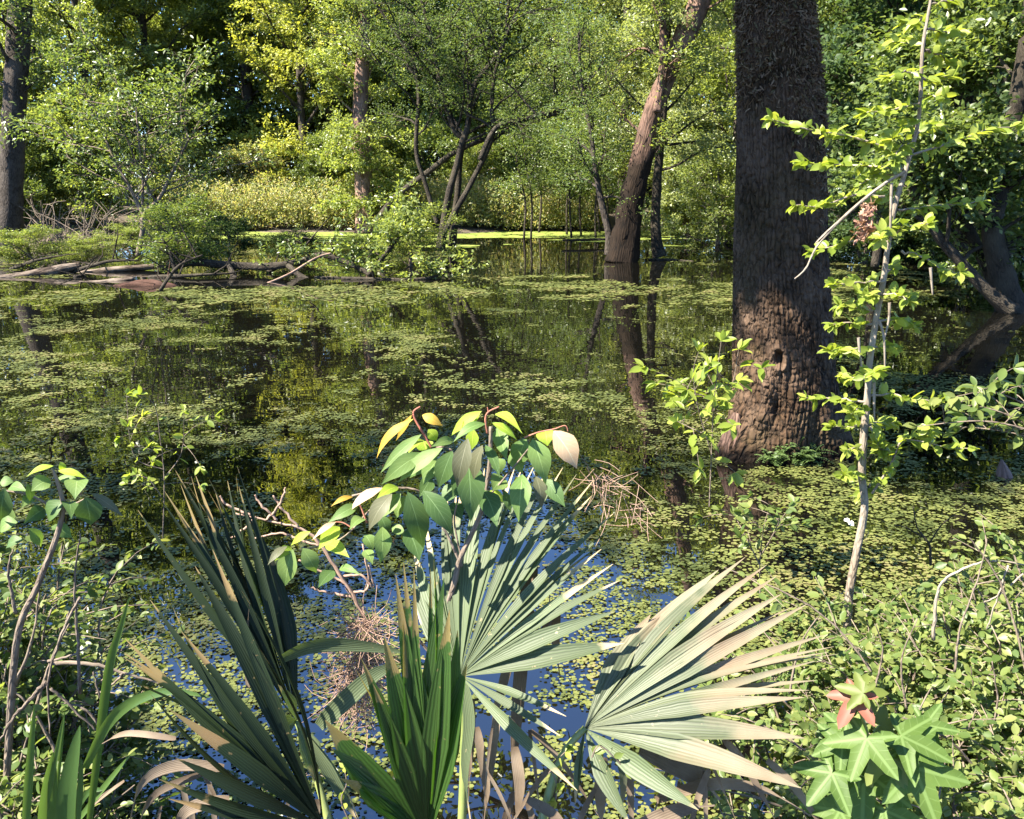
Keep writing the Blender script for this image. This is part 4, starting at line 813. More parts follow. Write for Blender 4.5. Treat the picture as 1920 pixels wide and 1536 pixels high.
def strip(parent, pts, wpx, mat, seed, name='dead_leaf', fold=.25):
    P = pxpath(pts, 14); rng = np.random.default_rng(seed); t = np.linspace(0, 1, 14); W = wpx/2/ppm(P[0])*np.clip(np.sin(np.clip(t*1.15+.12, 0, 1)*PI)**.5, .12, 1)
    nn = nrm(CAMP-P+rng.normal(0, .6, 3)); mb = MB(); blade(mb, P, W, nn, fold); return mb.build(name, mat, parent, True)
pC = thing('fan_palm', 'fan palm with upright silvery frond and green translucent frond behind the slender sapling', 'fan palm', at(850, 1640, 1.7))
frond(pC, (862, 1268, 1.75), [(775, 1130, 1.9), (788, 1015, 1.98), (815, 940, 2.02), (860, 905, 2.05), (920, 880, 2.05), (985, 862, 2.05), (1045, 870, 2.02), (1100, 900, 1.98), (1138, 968, 1.9), (1140, 1012, 1.85), (1157, 1076, 1.8), (1163, 1200, 1.72)],
      26, FR_silver, 1, 1.15, .04, petiole=[(870, 1400, 1.72), (862, 1640, 1.66)], flat=(-.5, -.2, .5))
frond(pC, (864, 1268, 1.75), [(1060, 1335, 1.62), (1080, 1400, 1.55), (1092, 1482, 1.5)], 3, FR_silver, 2, .5, .03, flat=(-.3, -.2, .6), wmin=.02)
strip(pC, [(525, 1236, 1.72), (580, 1212, 1.74), (650, 1208, 1.76), (750, 1222, 1.77), (840, 1250, 1.76)], 30, FR_silver, 21, name='leaf_strip')
strip(pC, [(598, 1362, 1.7), (650, 1310, 1.72), (720, 1255, 1.74), (800, 1250, 1.75)], 34, FR_silver, 22, name='leaf_strip')
frond(pC, (800, 1580, 1.5), [(620, 1445, 1.45), (640, 1345, 1.47), (666, 1258, 1.5), (692, 1225, 1.52), (735, 1128, 1.55), (765, 1078, 1.57), (800, 1058, 1.58), (832, 1072, 1.58), (858, 1150, 1.56), (872, 1250, 1.53)],
      17, FR_green, 3, 1.9, .03, petiole=[(815, 1700, 1.45)])
strip(pC, [(868, 1275, 1.74), (880, 1350, 1.7), (872, 1450, 1.66), (885, 1560, 1.62)], 22, FR_silver, 31)
for k, (pts, wd) in enumerate([([(985, 1170, 1.85), (975, 1270, 1.84), (965, 1400, 1.8), (960, 1560, 1.78)], 26), ([(1045, 1130, 1.9), (1042, 1200, 1.9), (1050, 1270, 1.9)], 18), ([(1000, 1060, 1.95), (985, 1150, 1.92), (990, 1200, 1.9)], 30),
                              ([(885, 1310, 1.76), (882, 1400, 1.74), (878, 1500, 1.72)], 16), ([(935, 1330, 1.78), (918, 1450, 1.76), (905, 1560, 1.74)], 18), ([(1000, 1180, 1.86), (960, 1230, 1.84), (930, 1330, 1.8), (915, 1400, 1.8)], 20),
                              ([(965, 1400, 1.72), (975, 1480, 1.7), (962, 1560, 1.7)], 22)]): strip(pC, pts, wd, FR_dead, 50+k)
frond(pC, (990, 1210, 1.88), [(950, 1170, 1.86), (985, 1120, 1.88), (1020, 1130, 1.9), (1030, 1180, 1.9)], 7, FR_dead, 61, 1.2, .12, name='dead_frond')
pL = thing('fan_palm', 'dark green fan palm with long shaded blades sweeping towards the picture edge', 'fan palm', at(610, 1640, 1.6))
frond(pL, (556, 1350, 1.78), [(275, 965, 1.9), (318, 905, 1.95), (338, 895, 1.97), (356, 898, 1.98), (382, 893, 1.99), (405, 912, 2.0), (430, 905, 2.0), (452, 882, 2.02), (470, 1000, 2.0)], 17, FR_shaded, 4, 1.05, .04, petiole=[(600, 1480, 1.72), (640, 1640, 1.66)], wmin=.01)
frond(pL, (607, 1550, 1.55), [(300, 1530, 1.45), (305, 1485, 1.46), (310, 1400, 1.48), (325, 1300, 1.5), (238, 1250, 1.55), (226, 1205, 1.57), (240, 1180, 1.6), (318, 1098, 1.64), (352, 1170, 1.62), (388, 1018, 1.68), (428, 1060, 1.68), (468, 1130, 1.68), (480, 1200, 1.66)],
      19, FR_shaded, 5, .95, .06, sag=.03, petiole=[(640, 1680, 1.5)], wmin=.013)
frond(pL, (556, 1352, 1.78), [(505, 1270, 1.74), (515, 1420, 1.7), (650, 1520, 1.7), (690, 1560, 1.68)], 5, FR_silver, 6, .7, .05, wmin=.012)
strip(pL, [(465, 1290, 1.62), (462, 1210, 1.66), (468, 1125, 1.68)], 10, FR_dead, 71)
for k, (pts, wd) in enumerate([([(420, 1440, 1.62), (330, 1435, 1.62), (265, 1470, 1.6), (240, 1560, 1.58)], 22), ([(380, 1450, 1.64), (290, 1490, 1.62), (255, 1560, 1.6)], 14), ([(430, 1500, 1.6), (350, 1520, 1.58), (320, 1580, 1.56)], 24), ([(330, 1385, 1.66), (240, 1375, 1.68), (190, 1395, 1.7)], 12)]): strip(pL, pts, wd, FR_dead, 80+k)
pR = thing('fan_palm', 'half dried fan palm whose tan frond spreads over the small-leaved bushes', 'fan palm', at(1030, 1640, 1.6))
frond(pR, (1097, 1365, 1.7), [(1225, 1150, 1.86), (1300, 1098, 1.9), (1383, 1050, 1.92), (1428, 1048, 1.9), (1455, 1072, 1.88), (1400, 1100, 1.85), (1497, 1102, 1.84), (1458, 1118, 1.82), (1535, 1127, 1.8), (1558, 1185, 1.76), (1566, 1206, 1.74), (1570, 1230, 1.72), (1550, 1245, 1.7), (1546, 1305, 1.66), (1520, 1292, 1.62), (1510, 1366, 1.56), (1500, 1466, 1.5)],
      21, FR_dry, 7, 1.3, .05, sag=.02, petiole=[(1050, 1425, 1.66), (1010, 1560, 1.6)], flat=(-.4, -.2, .5))
frond(pR, (1097, 1367, 1.7), [(1330, 1490, 1.5), (1120, 1535, 1.6), (1072, 1490, 1.62)], 4, FR_silver, 8, .6, .03, wmin=.014)
for k, (pts, wd) in enumerate([([(1150, 1400, 1.64), (1168, 1450, 1.62), (1162, 1560, 1.6)], 20), ([(1230, 1500, 1.7), (1330, 1470, 1.66), (1430, 1480, 1.62), (1520, 1530, 1.58)], 22), ([(1180, 1560, 1.6), (1270, 1520, 1.6), (1340, 1510, 1.6)], 30), ([(1200, 1400, 1.72), (1300, 1450, 1.7), (1350, 1500, 1.68)], 46), ([(1130, 1420, 1.74), (1125, 1490, 1.72), (1130, 1570, 1.7)], 26), ([(990, 1500, 1.6), (1040, 1530, 1.58), (1080, 1580, 1.55)], 20)]): strip(pR, pts, wd, FR_dead if k else FR_dry, 90+k)
rl = np.random.default_rng(404)
for par, x0, x1, ny_ in ((pL, 230, 600, 8), (pC, 860, 1070, 9), (pR, 1090, 1460, 10)):
    for k in range(ny_):
        xx = rl.uniform(x0, x1); y0 = rl.uniform(1350, 1500) if par is not pL else rl.uniform(1430, 1520); dx = rl.normal(0, 60); Yq = rl.uniform(1.62, 1.85)
        strip(par, [(xx, y0, Yq), (xx+dx*.4, y0+60, Yq-.02), (xx+dx, y0+190, Yq-.05)], rl.uniform(6, 17), FR_dead, 500+k)
# small far palm
pF = thing('fan_palm', 'tiny distant fan palm at the edge of the sunny marsh weeds', 'fan palm', xat(325, 33))
frond(pF, (328, 446, 33), [(300, 400, 33), (312, 398, 33), (322, 400, 33), (330, 405, 33), (334, 418, 33)], 9, FR_silver, 9, 1, .05, wmin=.02); 

# --- leafy branches on near saplings
def leafy(mbS, mbL, P, r0, r1, rng, L, wd, step, start=.15, tm=FINE, rosette=5, up=1.0):
    tube(mbS, P, np.linspace(r0, r1, len(P)), 6, cap=False, rough=.1)
    seg = np.linalg.norm(np.diff(P, axis=0), axis=1); cl = np.concatenate([[0], np.cumsum(seg)]); tot = cl[-1]
    n = max(2, int(tot*(1-start)/step)); s = np.linspace(start, 1, n)*tot
    pos = np.stack([np.interp(s, cl, P[:, k]) for k in range(3)], -1); T = nrm(np.gradient(P, axis=0)); tg = nrm(np.stack([np.interp(s, cl, T[:, k]) for k in range(3)], -1))
    sd = nrm(np.cross(tg, [0, 0, 1]))*np.where(np.arange(n) % 2, 1, -1)[:, None]
    d = nrm(tg*rng.uniform(.2, .8, (n, 1))+sd*rng.uniform(.4, 1, (n, 1))+rng.normal(0, .5, (n, 3))+[0, 0, .0])
    l = L*rng.uniform(.6, 1.15, n)
    leaves(mbL, pos, d, np.array([-.2, -.3, up*.9])+rng.normal(0, .6, (n, 3)), l, l*wd, tm)
    if rosette:
        d = nrm(tg[-1]*.7+rng.normal(0, .6, (rosette, 3))); l = L*rng.uniform(.6, 1, rosette); leaves(mbL, np.repeat(pos[-1:], rosette, 0), d, np.array([0, -.1, 1])+rng.normal(0, .4, (rosette, 3)), l, l*wd, tm)
def pale_sapling():
    Y0 = 3.4; t = thing('pale_sapling', 'tall pale stemmed sapling with bright yellow green leaves', 'sapling', at(1588, 1300, Y0)); a = MB(); b = MB(); rng = np.random.default_rng(12)
    tr = [(1586, 1330), (1590, 1140), (1606, 1040), (1621, 954), (1616, 888), (1621, 801), (1627, 735), (1630, 684), (1643, 597), (1657, 522), (1665, 456), (1679, 383), (1701, 310), (1723, 219), (1730, 91), (1745, 0), (1752, -70), (1760, -160)]
    P = smooth_path(np.array([at(x, y, Y0) for x, y in tr]), 80); pm = ppm(P[10]); tube(a, P, np.interp(np.linspace(0, 1, 80), [0, .25, .6, .8, 1], [16, 13, 9.5, 6, 2])/2/pm, 10, rough=.14, seed=2)
    def br(pts, w=5, start=.12, step=.0075, dy=None):
        d = rng.uniform(-.25, .25) if dy is None else dy
        n = len(pts); Q = np.array([at(x, y, Y0+d*k/(n-1)) for k, (x, y) in enumerate(pts)]); leafy(a, b, wob(smooth_path(Q, 12), .003, int(pts[-1][0])), w/2/pm, .8/pm, rng, .052, .58, step, start)
    o3 = lambda *p: [(1220+x*ZS, y*ZS) for x, y in p]; o6 = lambda *p: [(1220+x*ZS, 480+y*ZS) for x, y in p]
    for pts in [o3((1320, 800), (1050, 710), (840, 670), (620, 615)), o3((1300, 870), (1100, 850), (950, 850), (770, 835)), o3((1330, 800), (1480, 760), (1600, 720), (1750, 660), (1920, 650)), o3((1200, 1010), (1060, 1000), (880, 1060), (745, 1055)),
                o3((1240, 1210), (1050, 1240), (830, 1300)), o3((1270, 1080), (1400, 1065), (1560, 1050), (1700, 1040)), o3((1290, 1290), (1380, 1310), (1500, 1380), (1590, 1400)), o3((1220, 1250), (1300, 1170), (1430, 1150)), o3((1250, 1150), (1200, 1180), (1180, 1230)),
                o3((1440, 60), (1370, 110), (1310, 120)), o3((1410, 230), (1340, 220), (1240, 215)), o3((1410, 260), (1480, 280), (1550, 340)), o3((1390, 380), (1310, 370), (1230, 400)), o3((1390, 400), (1470, 400), (1560, 400)), o3((1380, 540), (1250, 560), (1110, 580)), o3((1385, 500), (1440, 490), (1500, 500)),
                o3((1370, 620), (1300, 660), (1240, 720)), o3((1350, 700), (1420, 650), (1480, 650)), o3((1340, 740), (1290, 760), (1250, 820)), o3((1420, 150), (1500, 160), (1580, 170)), o3((1440, 20), (1520, 10), (1600, 0)), o3((1300, 900), (1150, 900), (1070, 960)), o3((1280, 960), (1230, 1000), (1150, 1010)),
                o6((1200, 130), (1060, 140), (940, 150)), o6((1190, 200), (1120, 200), (1090, 215)), o6((1180, 200), (1260, 200), (1330, 230)), o6((1160, 280), (1060, 265), (970, 255)), o6((1150, 350), (1030, 345), (930, 355)), o6((1140, 470), (1200, 470), (1250, 480)), o6((1120, 480), (1020, 480), (925, 490)),
                o6((1110, 620), (1050, 625), (985, 620)), o6((1105, 640), (1130, 610), (1155, 600)), o6((1100, 750), (960, 740), (800, 730)), o6((1100, 790), (1060, 790), (1035, 810)), o6((1095, 870), (1010, 880), (935, 880)), o6((1100, 870), (1170, 860), (1250, 860)), o6((1090, 1000), (1050, 990), (1015, 1000)),
                o6((1110, 1200), (1090, 1220), (1070, 1230)), o6((1120, 1190), (1140, 1180), (1150, 1200)), o6((1090, 1120), (1020, 1120), (985, 1130)), o6((1170, 330), (1280, 330), (1360, 360)), o6((1130, 720), (1240, 710), (1330, 730), (1480, 750)), o6((1210, 90), (1240, 60), (1260, 50)),
                o6((1140, 1220), (1200, 1130), (1240, 1050), (1290, 950), (1400, 950), (1520, 990), (1640, 990)), o6((1240, 1050), (1190, 1000), (1170, 960)), o6((1400, 950), (1420, 900), (1440, 880)), o6((1120, 870), (1160, 920), (1200, 1000))]:
        br(pts)
    dead = [o3((1310, 880), (1180, 960), (1000, 1110), (860, 1260), (800, 1380), (740, 1435)), o3((1000, 1110), (900, 1200), (850, 1250)), o3((1240, 940), (1235, 1100), (1230, 1280)), o6((1175, 330), (1200, 420), (1205, 580)), o6((1150, 650), (1150, 760), (1150, 840)), o6((1070, 420), (1075, 500), (1085, 570)), o6((1230, 240), (1225, 330), (1200, 430)), o6((1440, 60), (1445, 130), (1450, 200))]
    for pts in dead: Q = smooth_path(np.array([at(x, y, Y0-.1) for x, y in pts]), 14); tube(a, Q, np.linspace(6, 2.5, 14)/2/pm, 6, rough=.2, cap=False)
    a.build('stem', B_pale, t, True); b.build('leaves', L_bright, t)
    # hanging brown seed spike
    f = MB(); c0 = at(1628, 385, 3.3); c1 = at(1618, 452, 3.3)
    for k in range(150): s = rng.uniform(0, 1); p = c0*(1-s)+c1*s+rng.normal(0, .012, 3); d = rng.normal(0, 1, 3); leaves(f, p[None], d[None], rng.normal(0, 1, (1, 3)), .03, .016)
    f.build('seed_spike', leaf_mat('dry_seed', [(.2, .1, .07), (.4, .25, .18)], trans=.2), t)
pale_sapling()
def small_plants():
    rng = np.random.default_rng(33)
    def plant(name, label, cat, stems, Yp, leaf, L, wd, step, r=.004, bark=B_twig, side=4, sl=.12, group=None, start=.25, rosette=4):
        b0 = at(stems[0][0][0], stems[0][0][1], Yp); t = thing(name, label, cat, b0, group); a, b = MB(), MB()
        for pts in stems:
            n = len(pts); dy = rng.uniform(-.2, .2); Q = smooth_path(np.array([at(x, y, Yp+dy*k/(n-1)) for k, (x, y) in enumerate(pts)]), 14); leafy(a, b, Q, r, r*.4, rng, L, wd, step*2, .4, rosette=rosette)
            for k in range(side):
                i = int(rng.uniform(start, .95)*13); d = nrm(rng.normal(0, 1, 3)*[1, .8, .5]+[0, 0, .35]); l = sl*rng.uniform(.6, 1.4)
                leafy(a, b, smooth_path(np.array([Q[i], Q[i]+d*l*.5+[0, 0, .01], Q[i]+d*l]), 6), r*.5, r*.25, rng, L, wd, step, .15, rosette=rosette)
        a.build('stem', bark, t, True); b.build('leaves', leaf, t); return t
    plant('slim_sapling', 'slim leafy sapling in the water just beside the giant trunk', 'sapling', [[(1330, 950), (1334, 850), (1338, 760), (1346, 690), (1352, 640)], [(1334, 850), (1310, 770), (1300, 700), (1310, 660)], [(1334, 820), (1290, 800), (1270, 790)], [(1338, 770), (1370, 730), (1385, 655)], [(1340, 760), (1300, 730), (1275, 720)]], 4.4, L_bright, .09, .48, .05, .004, side=4, sl=.2)
    plant('slim_sapling', 'spindly sapling with sparse yellow leaves rising from padded open water', 'sapling', [[(305, 1010), (308, 900), (300, 820), (290, 760), (262, 740)], [(304, 900), (340, 850), (345, 770)], [(305, 880), (255, 860), (240, 800)], [(302, 930), (280, 900), (255, 890)]], 3.3, L_bright, .042, .55, .04, .0025, side=4, sl=.12)
    plant('leafy_bush', 'bluish green bush reaching in beneath the tan flared trunk', 'bush', [[(2000, 860), (1930, 800), (1850, 765), (1760, 760)], [(2000, 840), (1940, 770), (1880, 740), (1830, 725)], [(2010, 820), (1960, 750), (1910, 725)], [(1990, 840), (1890, 810), (1800, 800)], [(1980, 820), (1850, 790), (1720, 800)]], 2.8, L_shrub, .06, .5, .035, .004, side=6, sl=.12)
    plant('slim_sapling', 'short red-tipped sapling standing among pads below the giant trunk', 'sapling', [[(1425, 1120), (1425, 1050), (1432, 990), (1440, 960)], [(1425, 1060), (1390, 990), (1375, 965)], [(1428, 1040), (1460, 980), (1455, 955)]], 3.2, L_shrub, .05, .5, .03, .003, side=6, sl=.1)
small_plants()
def shrub(name, label, px, Y, h, spread, stems, leaf, L, wd, seed, z0=None, group=None, per=17, bark=B_twig, tm=FINE, lean=0.0):
    rng = np.random.default_rng(seed); x = xat(px, Y)[0]; z = max(float(gz(x, Y)), -.05) if z0 is None else z0
    t = thing(name, label, 'shrub', (x, Y, z), group); a, b = MB(), MB(); tw = []
    for k in range(stems):
        p0 = np.array([x, Y, z])+rng.normal(0, .05, 3)*[1, 1, 0]; d = np.array([rng.normal(lean, spread), rng.normal(0, spread*.8), h*rng.uniform(.55, 1.05)])
        P = smooth_path(np.array([p0, p0+d*[.3, .3, .5]+rng.normal(0, .03, 3), p0+d*[.65, .65, .85], p0+d*[1.05, 1.05, 1]]), 12); tube(a, P, np.linspace(.006, .002, 12), 5, cap=False)
        for j in range(8):
            i = int(rng.uniform(.12, 1)*11); td = nrm(rng.normal(0, 1, 3)*[1, 1, .5]+[0, 0, .3]); l = rng.uniform(.08, .24); e = P[i]+td*l; tube(a, np.array([P[i], P[i]+td*l*.5+[0, 0, .012], e]), [.0025, .002, .001], 4, cap=False); tw.append((P[i], e))
    crown_leaves(b, rng, np.array(tw), per, L, wd, .012, .45, tm); a.build('stem', bark, t, True); b.build('leaves', leaf, t); return t
SG = 'small-leaved bushes crowding the sunlit bank'
for k, (px, Y, h, sp, st, lf, L, lab) in enumerate([
    (1470, 2.75, .6, .22, 16, L_shrub, .035, 'small-leaved bush behind the tan frond tips'),
    (1570, 2.6, .6, .2, 18, L_shrub, .032, 'small-leaved bush hiding the foot of the pale sapling'),
    (1680, 2.7, .7, .25, 20, L_shrub, .036, 'light small-leaved bush just past the foot of the pale sapling'),
    (1795, 2.55, .95, .25, 22, L_shrub, .036, 'small-leaved bush under the arching bare vine'),
    (1905, 2.4, 1.15, .25, 26, L_shrub, .034, 'tall small-leaved bush against the picture edge beyond the arching vine'),
    (1640, 2.15, .45, .2, 18, L_shrub, .03, 'dense bush directly behind the star-leaved seedling'),
    (1760, 2.05, .5, .22, 20, L_shrub, .032, 'dense bush between star-leaved seedling and picture corner'),
    (1880, 1.95, .55, .22, 20, L_shrub, .03, 'dense light bush filling the picture corner by the star-leaved seedling'),
    (1500, 2.1, .35, .18, 14, L_mid, .03, 'dark low bush beneath the tan frond'),
    (1400, 2.2, .3, .18, 12, L_mid, .03, 'shaded low bush behind the tan frond stalk'),
    (1840, 2.9, .85, .25, 18, L_shrub, .04, 'bush behind the bluish green bush near the cypress knee'),
    (1540, 3.3, .45, .2, 12, L_shrub, .035, 'sparse small bush in the water between giant trunk and pale sapling'),
    (1740, 3.3, .55, .22, 12, L_shrub, .035, 'sparse twiggy bush in the water past the pale sapling'),
    (1860, 1.7, .4, .2, 16, L_shrub, .03, 'pale ground bush lowest in the picture corner'),
    (1440, 1.85, .25, .15, 10, L_shrub, .028, 'little bush at the foot of the half dried palm')]):
    shrub('bank_bush', lab, px, Y, h, sp, st, lf, L, .62, 200+k, group=SG)
SL = 'tangled bushes on the near bank by the grass blades'
for k, (px, Y, h, sp, st, lf, L, lab) in enumerate([
    (-20, 2.3, 1.30, .2, 18, L_shrub, .035, 'tangled bush at the picture edge below the broad-leaved shoot'),
    (70, 2.2, 1.15, .2, 16, L_shrub, .036, 'tangled bush behind the bright upright grass blades'),
    (160, 2.25, 0.64, .18, 14, L_mid, .034, 'low bush beside the long upright grass blade'),
    (30, 1.95, 0.80, .18, 16, L_shrub, .032, 'bush with round leaves at the foot of the broad-leaved shoot'),
    (250, 2.05, .28, .2, 14, L_shrub, .03, 'low creeping bush under the dark palm blades'),
    (140, 1.8, .3, .18, 12, L_shrub, .03, 'pale creeping bush lowest among the grass blades'),
    (-60, 2.6, 1.1, .25, 20, L_shrub, .036, 'tall tangled bush beyond the picture edge behind the broad-leaved shoot'),
    (110, 2.6, .95, .22, 20, L_shrub, .034, 'tangled bush standing in padded water behind the long upright grass blade'),
    (-10, 1.8, .62, .2, 18, L_shrub, .03, 'pale leafy bush lowest at the picture edge beside the broad grass blades'),
    (200, 1.78, .34, .16, 14, L_shrub, .026, 'small leafy weed cluster between broad grass blades and dead brown palm leaves'),
    (85, 2.35, 1.05, .22, 22, L_shrub, .032, 'leafy bush behind the forked dead branch'),
    (10, 2.15, 1.05, .2, 18, L_mid, .03, 'tall weedy bush standing just behind the stem of the broad-leaved shoot'),
    (120, 2.05, .55, .16, 14, L_shrub, .028, 'weedy bush between broad grass blades and the grey dead branch'),
    (190, 2.5, .5, .2, 14, L_shrub, .03, 'weedy bush in the water behind the tips of the dark palm blades'),
    (230, 1.85, .3, .16, 12, L_mid, .028, 'low weeds at the foot of the dark palm'),
    (440, 2.3, .35, .2, 12, L_mid, .03, 'shaded bush showing between the blades of the dark palm'),
    (1010, 1.95, .22, .16, 10, L_shrub, .026, 'small weeds under the hanging brown palm leaves'),
    (560, 2.05, .3, .18, 12, L_mid, .03, 'small bush between dark palm and straw-covered branch'),
    (680, 1.95, .25, .14, 9, L_shrub, .026, 'small bright bush behind the green translucent frond')]):
    shrub('bank_bush', lab, px, Y, h, sp, st, lf, L, .62, 300+k, group=SL)
# climbing leafy sprigs among palm stalks
def sprig(label, pts, Y, leaf, L, seed):
    t = thing('leafy_sprig', label, 'vine', at(*pts[0], Y)); a, b = MB(), MB(); rng = np.random.default_rng(seed)
    P = pxpath([(x, y, Y) for x, y in pts], 14); leafy(a, b, P, .002, .001, rng, L, .6, .018, .05, rosette=4); a.build('stem', B_twig, t, True); b.build('leaves', leaf, t)
sprig('bright yellow green sprig climbing by the half dried palm stalk', [(1030, 1540), (1045, 1480), (1035, 1440), (1060, 1410)], 1.62, L_bright, .03, 1)
sprig('dull green sprig hanging under the hub of the half dried palm', [(1110, 1420), (1130, 1400), (1200, 1470), (1250, 1480)], 1.6, L_shrub, .03, 2)
sprig('thin sprig climbing along the dark palm base', [(655, 1540), (640, 1500), (650, 1470), (645, 1440)], 1.55, L_bright, .022, 3)
# arching bare vine and other bare stems
def bare(name, label, cat, lines, Y, bark, wp, seed=1, rough=.15):
    t0 = at(lines[0][0][0], lines[0][0][1], Y); mb = MB()
    for k, pts in enumerate(lines):
        P = wob(pxpath([(p[0], p[1], Y+(p[2] if len(p) > 2 else 0)) for p in pts], len(pts)*5), max(.0006, .0012*wp/8), seed+k); tube(mb, P, np.linspace(wp if k == 0 else wp*.6, wp*.35, len(P))/2/ppm(t0), 7, rough=rough, seed=seed+k)
    o = mb.build(name, bark, None, True); return tag(o, label, cat)
bare('bare_vine', 'bare arching vine looping over the sunlit bank bushes', 'vine', [[(1750, 1200), (1756, 1120), (1775, 1085), (1830, 1058), (1880, 1052), (1960, 1070)], [(1890, 1060), (1870, 1120), (1850, 1180)], [(1960, 1040), (1880, 1110), (1845, 1130)]], 2.4, B_pale, 7, 3)
bare('dead_branch', 'pale dead twiggy branch lying over blue water, ending in a straw clump', 'branch', [[(690, 1185), (668, 1125), (640, 1080), (600, 1020), (560, 990), (500, 975), (440, 962)], [(560, 990), (530, 955), (512, 930)], [(520, 975), (490, 945), (478, 928)], [(500, 975), (525, 945), (535, 915)], [(470, 966), (430, 950), (412, 930)], [(600, 1025), (560, 1010), (520, 1000), (470, 1010)],
      [(650, 1095), (600, 1070), (560, 1050)], [(640, 1080), (680, 1080), (700, 1100), (690, 1060)], [(655, 1110), (690, 1100), (680, 1020)], [(480, 970), (450, 1000), (430, 1010)], [(660, 1120), (610, 1110), (580, 1100)]], 2.05, B_straw, 9, 5)
bare('dead_branch', 'thin grey dead branch lying behind the long upright grass blade', 'branch', [[(100, 1243), (180, 1245), (230, 1262), (310, 1285)], [(230, 1262), (215, 1280), (180, 1300)]], 2.1, B_twig, 9, 7)
bare('dead_branch', 'forked dead branch leaning across the tangled bushes at the picture edge', 'branch', [[(85, 1280), (60, 1310), (30, 1340), (0, 1390)], [(150, 1120), (120, 1180), (90, 1280), (95, 1380)], [(95, 1290), (140, 1330), (180, 1370)]], 1.9, B_twig, 10, 9)
bare('dead_branch', 'dark fine twigs standing in padded water past the pale sapling', 'branch', [[(1745, 1060), (1742, 1020), (1720, 990), (1712, 950)], [(1742, 1020), (1765, 985), (1790, 965)], [(1735, 1010), (1700, 990), (1680, 985)]], 3.6, B_dark, 5, 11)
def dry_stems(label, lines, Y, bark, wp, group):
    for k, pts in enumerate(lines):
        o = bare('dry_stem', label, 'weed stem', [pts], Y, bark, wp, 400+k); o['group'] = group
dry_stems('thin dry brown weed stem beside the broad-leaved shoot', [[(150, 1300), (145, 1180), (140, 1090), (150, 1000)], [(60, 1350), (95, 1240), (130, 1170)], [(20, 1300), (60, 1200), (75, 1090)], [(180, 1420), (190, 1330), (175, 1260)], [(90, 1240), (130, 1230), (170, 1210)], [(30, 1150), (15, 1080), (25, 1030)], [(110, 1420), (60, 1330), (20, 1290)], [(200, 1380), (160, 1330), (120, 1320)]], 2.0, B_twig, 7, 'dry brown weed stems')
dry_stems('thin dry twig sticking out of the small-leaved bushes near the bare vine', [[(1790, 1260), (1800, 1180), (1835, 1080), (1850, 1010)], [(1700, 1330), (1690, 1240), (1720, 1160)], [(1850, 1400), (1870, 1320), (1860, 1240)], [(1760, 1440), (1800, 1400), (1830, 1330)], [(1640, 1290), (1655, 1220), (1640, 1170)], [(1480, 1300), (1500, 1210), (1540, 1150)], [(1880, 1480), (1840, 1440), (1820, 1380)]], 2.2, B_twig, 5, 'dry twigs on the bank')
def straw(label, a0, a1, Y, n, sp, ln, seed):
    rng = np.random.default_rng(seed); mb = MB(); p0, p1 = at(*a0, Y), at(*a1, Y)
    for k in range(n):
        s = rng.uniform(0, 1); p = p0*(1-s)+p1*s+rng.normal(0, 1, 3)*sp*(.5+s*.5); d = nrm(rng.normal(0, 1, 3)+[0, 0, -.5]); l = ln*rng.uniform(.5, 1.3)
        c = rng.normal(0, .5, 3); tube(mb, smooth_path(np.array([p, p+d*l*.5+c*l*.15, p+nrm(d+c*.6)*l]), 5), .0009, 3, cap=False)
    o = mb.build('straw_clump', B_straw, None, True); tag(o, label, 'straw')
straw('shaggy clump of pale straw hanging on the dead twiggy branch', (690, 1165), (665, 1330), 2.02, 700, .035, .08, 1)
straw('loose reddish straw caught at the tips of the silvery frond', (1110, 880), (1190, 960), 2.2, 60, .025, .1, 2)
# grass tufts
def grass(label, blades, Y, seed, group=None):
    rng = np.random.default_rng(seed); mb = MB()
    for pts, wp in blades:
        P = pxpath([(x, y, Y) for x, y in pts], 14); t = np.linspace(0, 1, 14); W = wp/2/ppm(P[0])*np.clip(.55+1.2*t, 0, 1)*(1-t**3); W = np.maximum(W, .0004); blade(mb, P, W, nrm(CAMP-P[0]+rng.normal(0, .4, 3)), .3)
    o = mb.build('grass_tuft', L_grass, None, True); tag(o, label, 'grass tuft', group)
grass('bright broad upright grass blades at the bottom picture edge', [([(85, 1600), (90, 1500), (100, 1410)], 34), ([(120, 1600), (128, 1480), (150, 1360)], 38), ([(45, 1600), (55, 1450), (65, 1320)], 16), ([(140, 1600), (150, 1480), (152, 1420)], 12), ([(70, 1600), (105, 1420), (120, 1340)], 10)], 1.6, 1)
grass('long single grass blade standing upright beside the dark palm', [([(165, 1560), (185, 1400), (205, 1250), (225, 1180), (243, 1118)], 17)], 1.7, 2)
grass('bluish grass blade arching over flat in front of the dark palm', [([(160, 1440), (200, 1360), (250, 1315), (320, 1296), (395, 1308)], 22)], 1.62, 3)
grass('thin grass leaning low beside the creeping bush', [([(130, 1560), (200, 1470), (245, 1415)], 12), ([(120, 1560), (160, 1490), (200, 1480)], 14), ([(100, 1560), (115, 1400), (122, 1330)], 6)], 1.72, 4)
